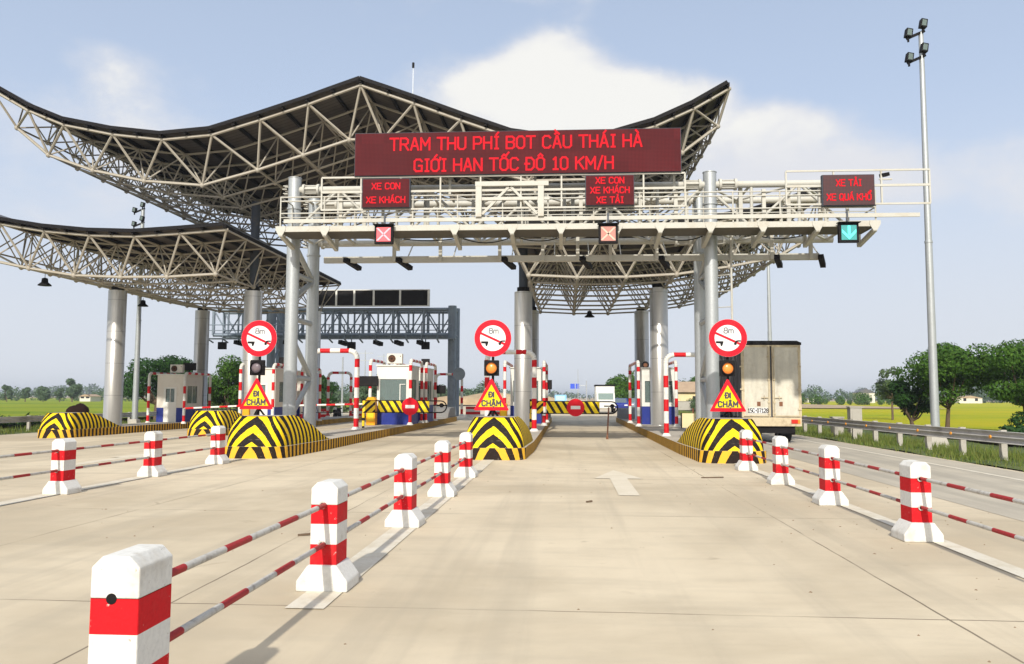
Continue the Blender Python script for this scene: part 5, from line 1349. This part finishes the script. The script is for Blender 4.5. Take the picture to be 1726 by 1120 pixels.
# motorcycle behind the boom
t_ = thing('motorcycle', 'dark motorcycle parked on the plaza behind the left boom', 'motorcycle', (-15.9, 56, gz(-15.9)))
for yy in (-.62, .62):
    o = MB().tube((-.05, yy, .3), (.05, yy, .3), .30, 20).build('wheel', rubber, t_)
MB().prism([(-.5, .35), (.45, .35), (.55, .7), (.2, .82), (-.1, .62), (-.45, .80), (-.75, .78)], -.13, .13, axis='x').build('body', black_m, t_, bevel=.04)
MB().beam((0, .1, .84), (0, .75, .86), .22, .08).build('seat', rubber, t_); MB().tube((-.33, -.45, 1.02), (.33, -.45, 1.02), .02, 8).build('handlebar', black_m, t_); MB().tube((0, -.62, .35), (0, -.42, 1.02), .03, 8).build('fork', galv, t_)
MB().box(-.1, .1, -.62, -.55, .78, .94).build('headlight', sign_w, t_)
# dark covered bundle behind the far-left bullnose
mb = MB(); rr = random.Random(2); nlat, nlon = 10, 18
for i in range(nlat + 1):
    th = PI * i / nlat
    for j in range(nlon):
        ph = 2 * PI * j / nlon; bx_ = math.sin(th) * math.cos(ph); by_ = math.sin(th) * math.sin(ph); bz_ = math.cos(th)
        k = 1 + .10 * math.sin(3 * ph + 1) + .07 * math.sin(5 * th + ph)
        mb.v.append((bx_ * .50 * k, by_ * .45 * k, bz_ * (.36 + .13 * max(0, bx_)) * k + .10 * bx_))
for i in range(nlat):
    for j in range(nlon): mb.f.append((i * nlon + j, (i + 1) * nlon + j, (i + 1) * nlon + (j + 1) % nlon, i * nlon + (j + 1) % nlon)); mb.mi.append(0); mb.sm.append(True)
o = mb.build('bundle', brown_m, loc=(-22.62, 36.4, .76)); tag(o, 'dark brown covered bundle showing above the farthest left bullnose', 'bundle')
# sand heaps
for (x, y, a, b, h, lb) in ((-17, 165, 12, 5, 2.2, 'pale sand heap behind the middle triangle sign'), (-6.5, 175, 7, 5, 1.6, 'long sand heap behind the middle island')):
    mb = MB(); n = 14
    for i in range(n + 1):
        for j in range(n + 1):
            u, v = i / n * 2 - 1, j / n * 2 - 1; q = max(0, 1 - u * u) * max(0, 1 - v * v); mb.v.append((u * a, v * b, h * q ** .7 * (1 + .2 * math.sin(5 * u + 3 * v)) - .02))
    for i in range(n):
        for j in range(n): mb.f.append((i * (n + 1) + j, (i + 1) * (n + 1) + j, (i + 1) * (n + 1) + j + 1, i * (n + 1) + j + 1)); mb.mi.append(0); mb.sm.append(True)
    tag(mb.build('sand_heap', soil_m, loc=(x, y, 0)), lb, 'sand heap', 'sand heaps beyond the toll lanes')
# small litter and stones on the slabs: uncountable specks
mb = MB(); rr = random.Random(9)
for _ in range(260):
    y = rr.uniform(3.6, 20); x = rr.uniform(-9, 9) if rr.random() < .6 else rr.uniform(2.5, 5.2); s_ = rr.uniform(.003, .011) * (1.0 + .4 * rr.random()); z = gz(x)
    o = len(mb.v); a = rr.uniform(0, PI); c_, q = math.cos(a) * s_ * rr.uniform(1, 2.2), math.sin(a) * s_
    mb.v += [(x - c_, y - q, z), (x + q, y - c_, z), (x + c_, y + q, z), (x - q, y + c_, z), (x, y, z + s_ * .8)]
    for f in ((0, 1, 4), (1, 2, 4), (2, 3, 4), (3, 0, 4)): mb.f.append(tuple(o + i for i in f)); mb.mi.append(0); mb.sm.append(False)
o = mb.build('gravel_specks', soil_d); o['kind'] = 'stuff'; o['label'] = 'scattered grit and dry leaf specks on the concrete slabs'; o['category'] = 'grit'
for (x, y, l_, a, lb) in ((-3.0, 9.3, .14, .1, 'short dark stick on the slab left of the second middle bollard'), (4.55, 7.6, .26, -.1, 'brown twig beside the right lane line near the photo edge'), (2.9, 16.6, .45, .1, 'flat dark scrap of rag in the right part of the middle lane'), (.35, 12.6, .10, .3, 'small dark wire scrap in the middle lane')):
    o = MB().beam((-l_ / 2, 0, .012), (l_ / 2, .04, .018), .03, .02).build('debris', bark_m, loc=(x, y, .0)); o.rotation_euler = (0, 0, a); tag(o, lb, 'debris', 'bits of debris on the slabs')

# ================================================================== HAZE: a closed box of thin even air round the scene
m = bpy.data.materials.new('thin_haze'); m.use_nodes = True; m.node_tree.nodes.clear()
v_ = m.node_tree.nodes.new('ShaderNodeVolumePrincipled'); v_.inputs['Color'].default_value = (.80, .86, .95, 1); v_.inputs['Density'].default_value = .00045; v_.inputs['Anisotropy'].default_value = .2
o_ = m.node_tree.nodes.new('ShaderNodeOutputMaterial'); m.node_tree.links.new(v_.outputs[0], o_.inputs['Volume'])
o = MB().box(-3600, 3600, -90, 5600, -1.8, 19).build('haze', m); o['kind'] = 'stuff'; o['label'] = 'thin pale haze over the fields'; o['category'] = 'haze'
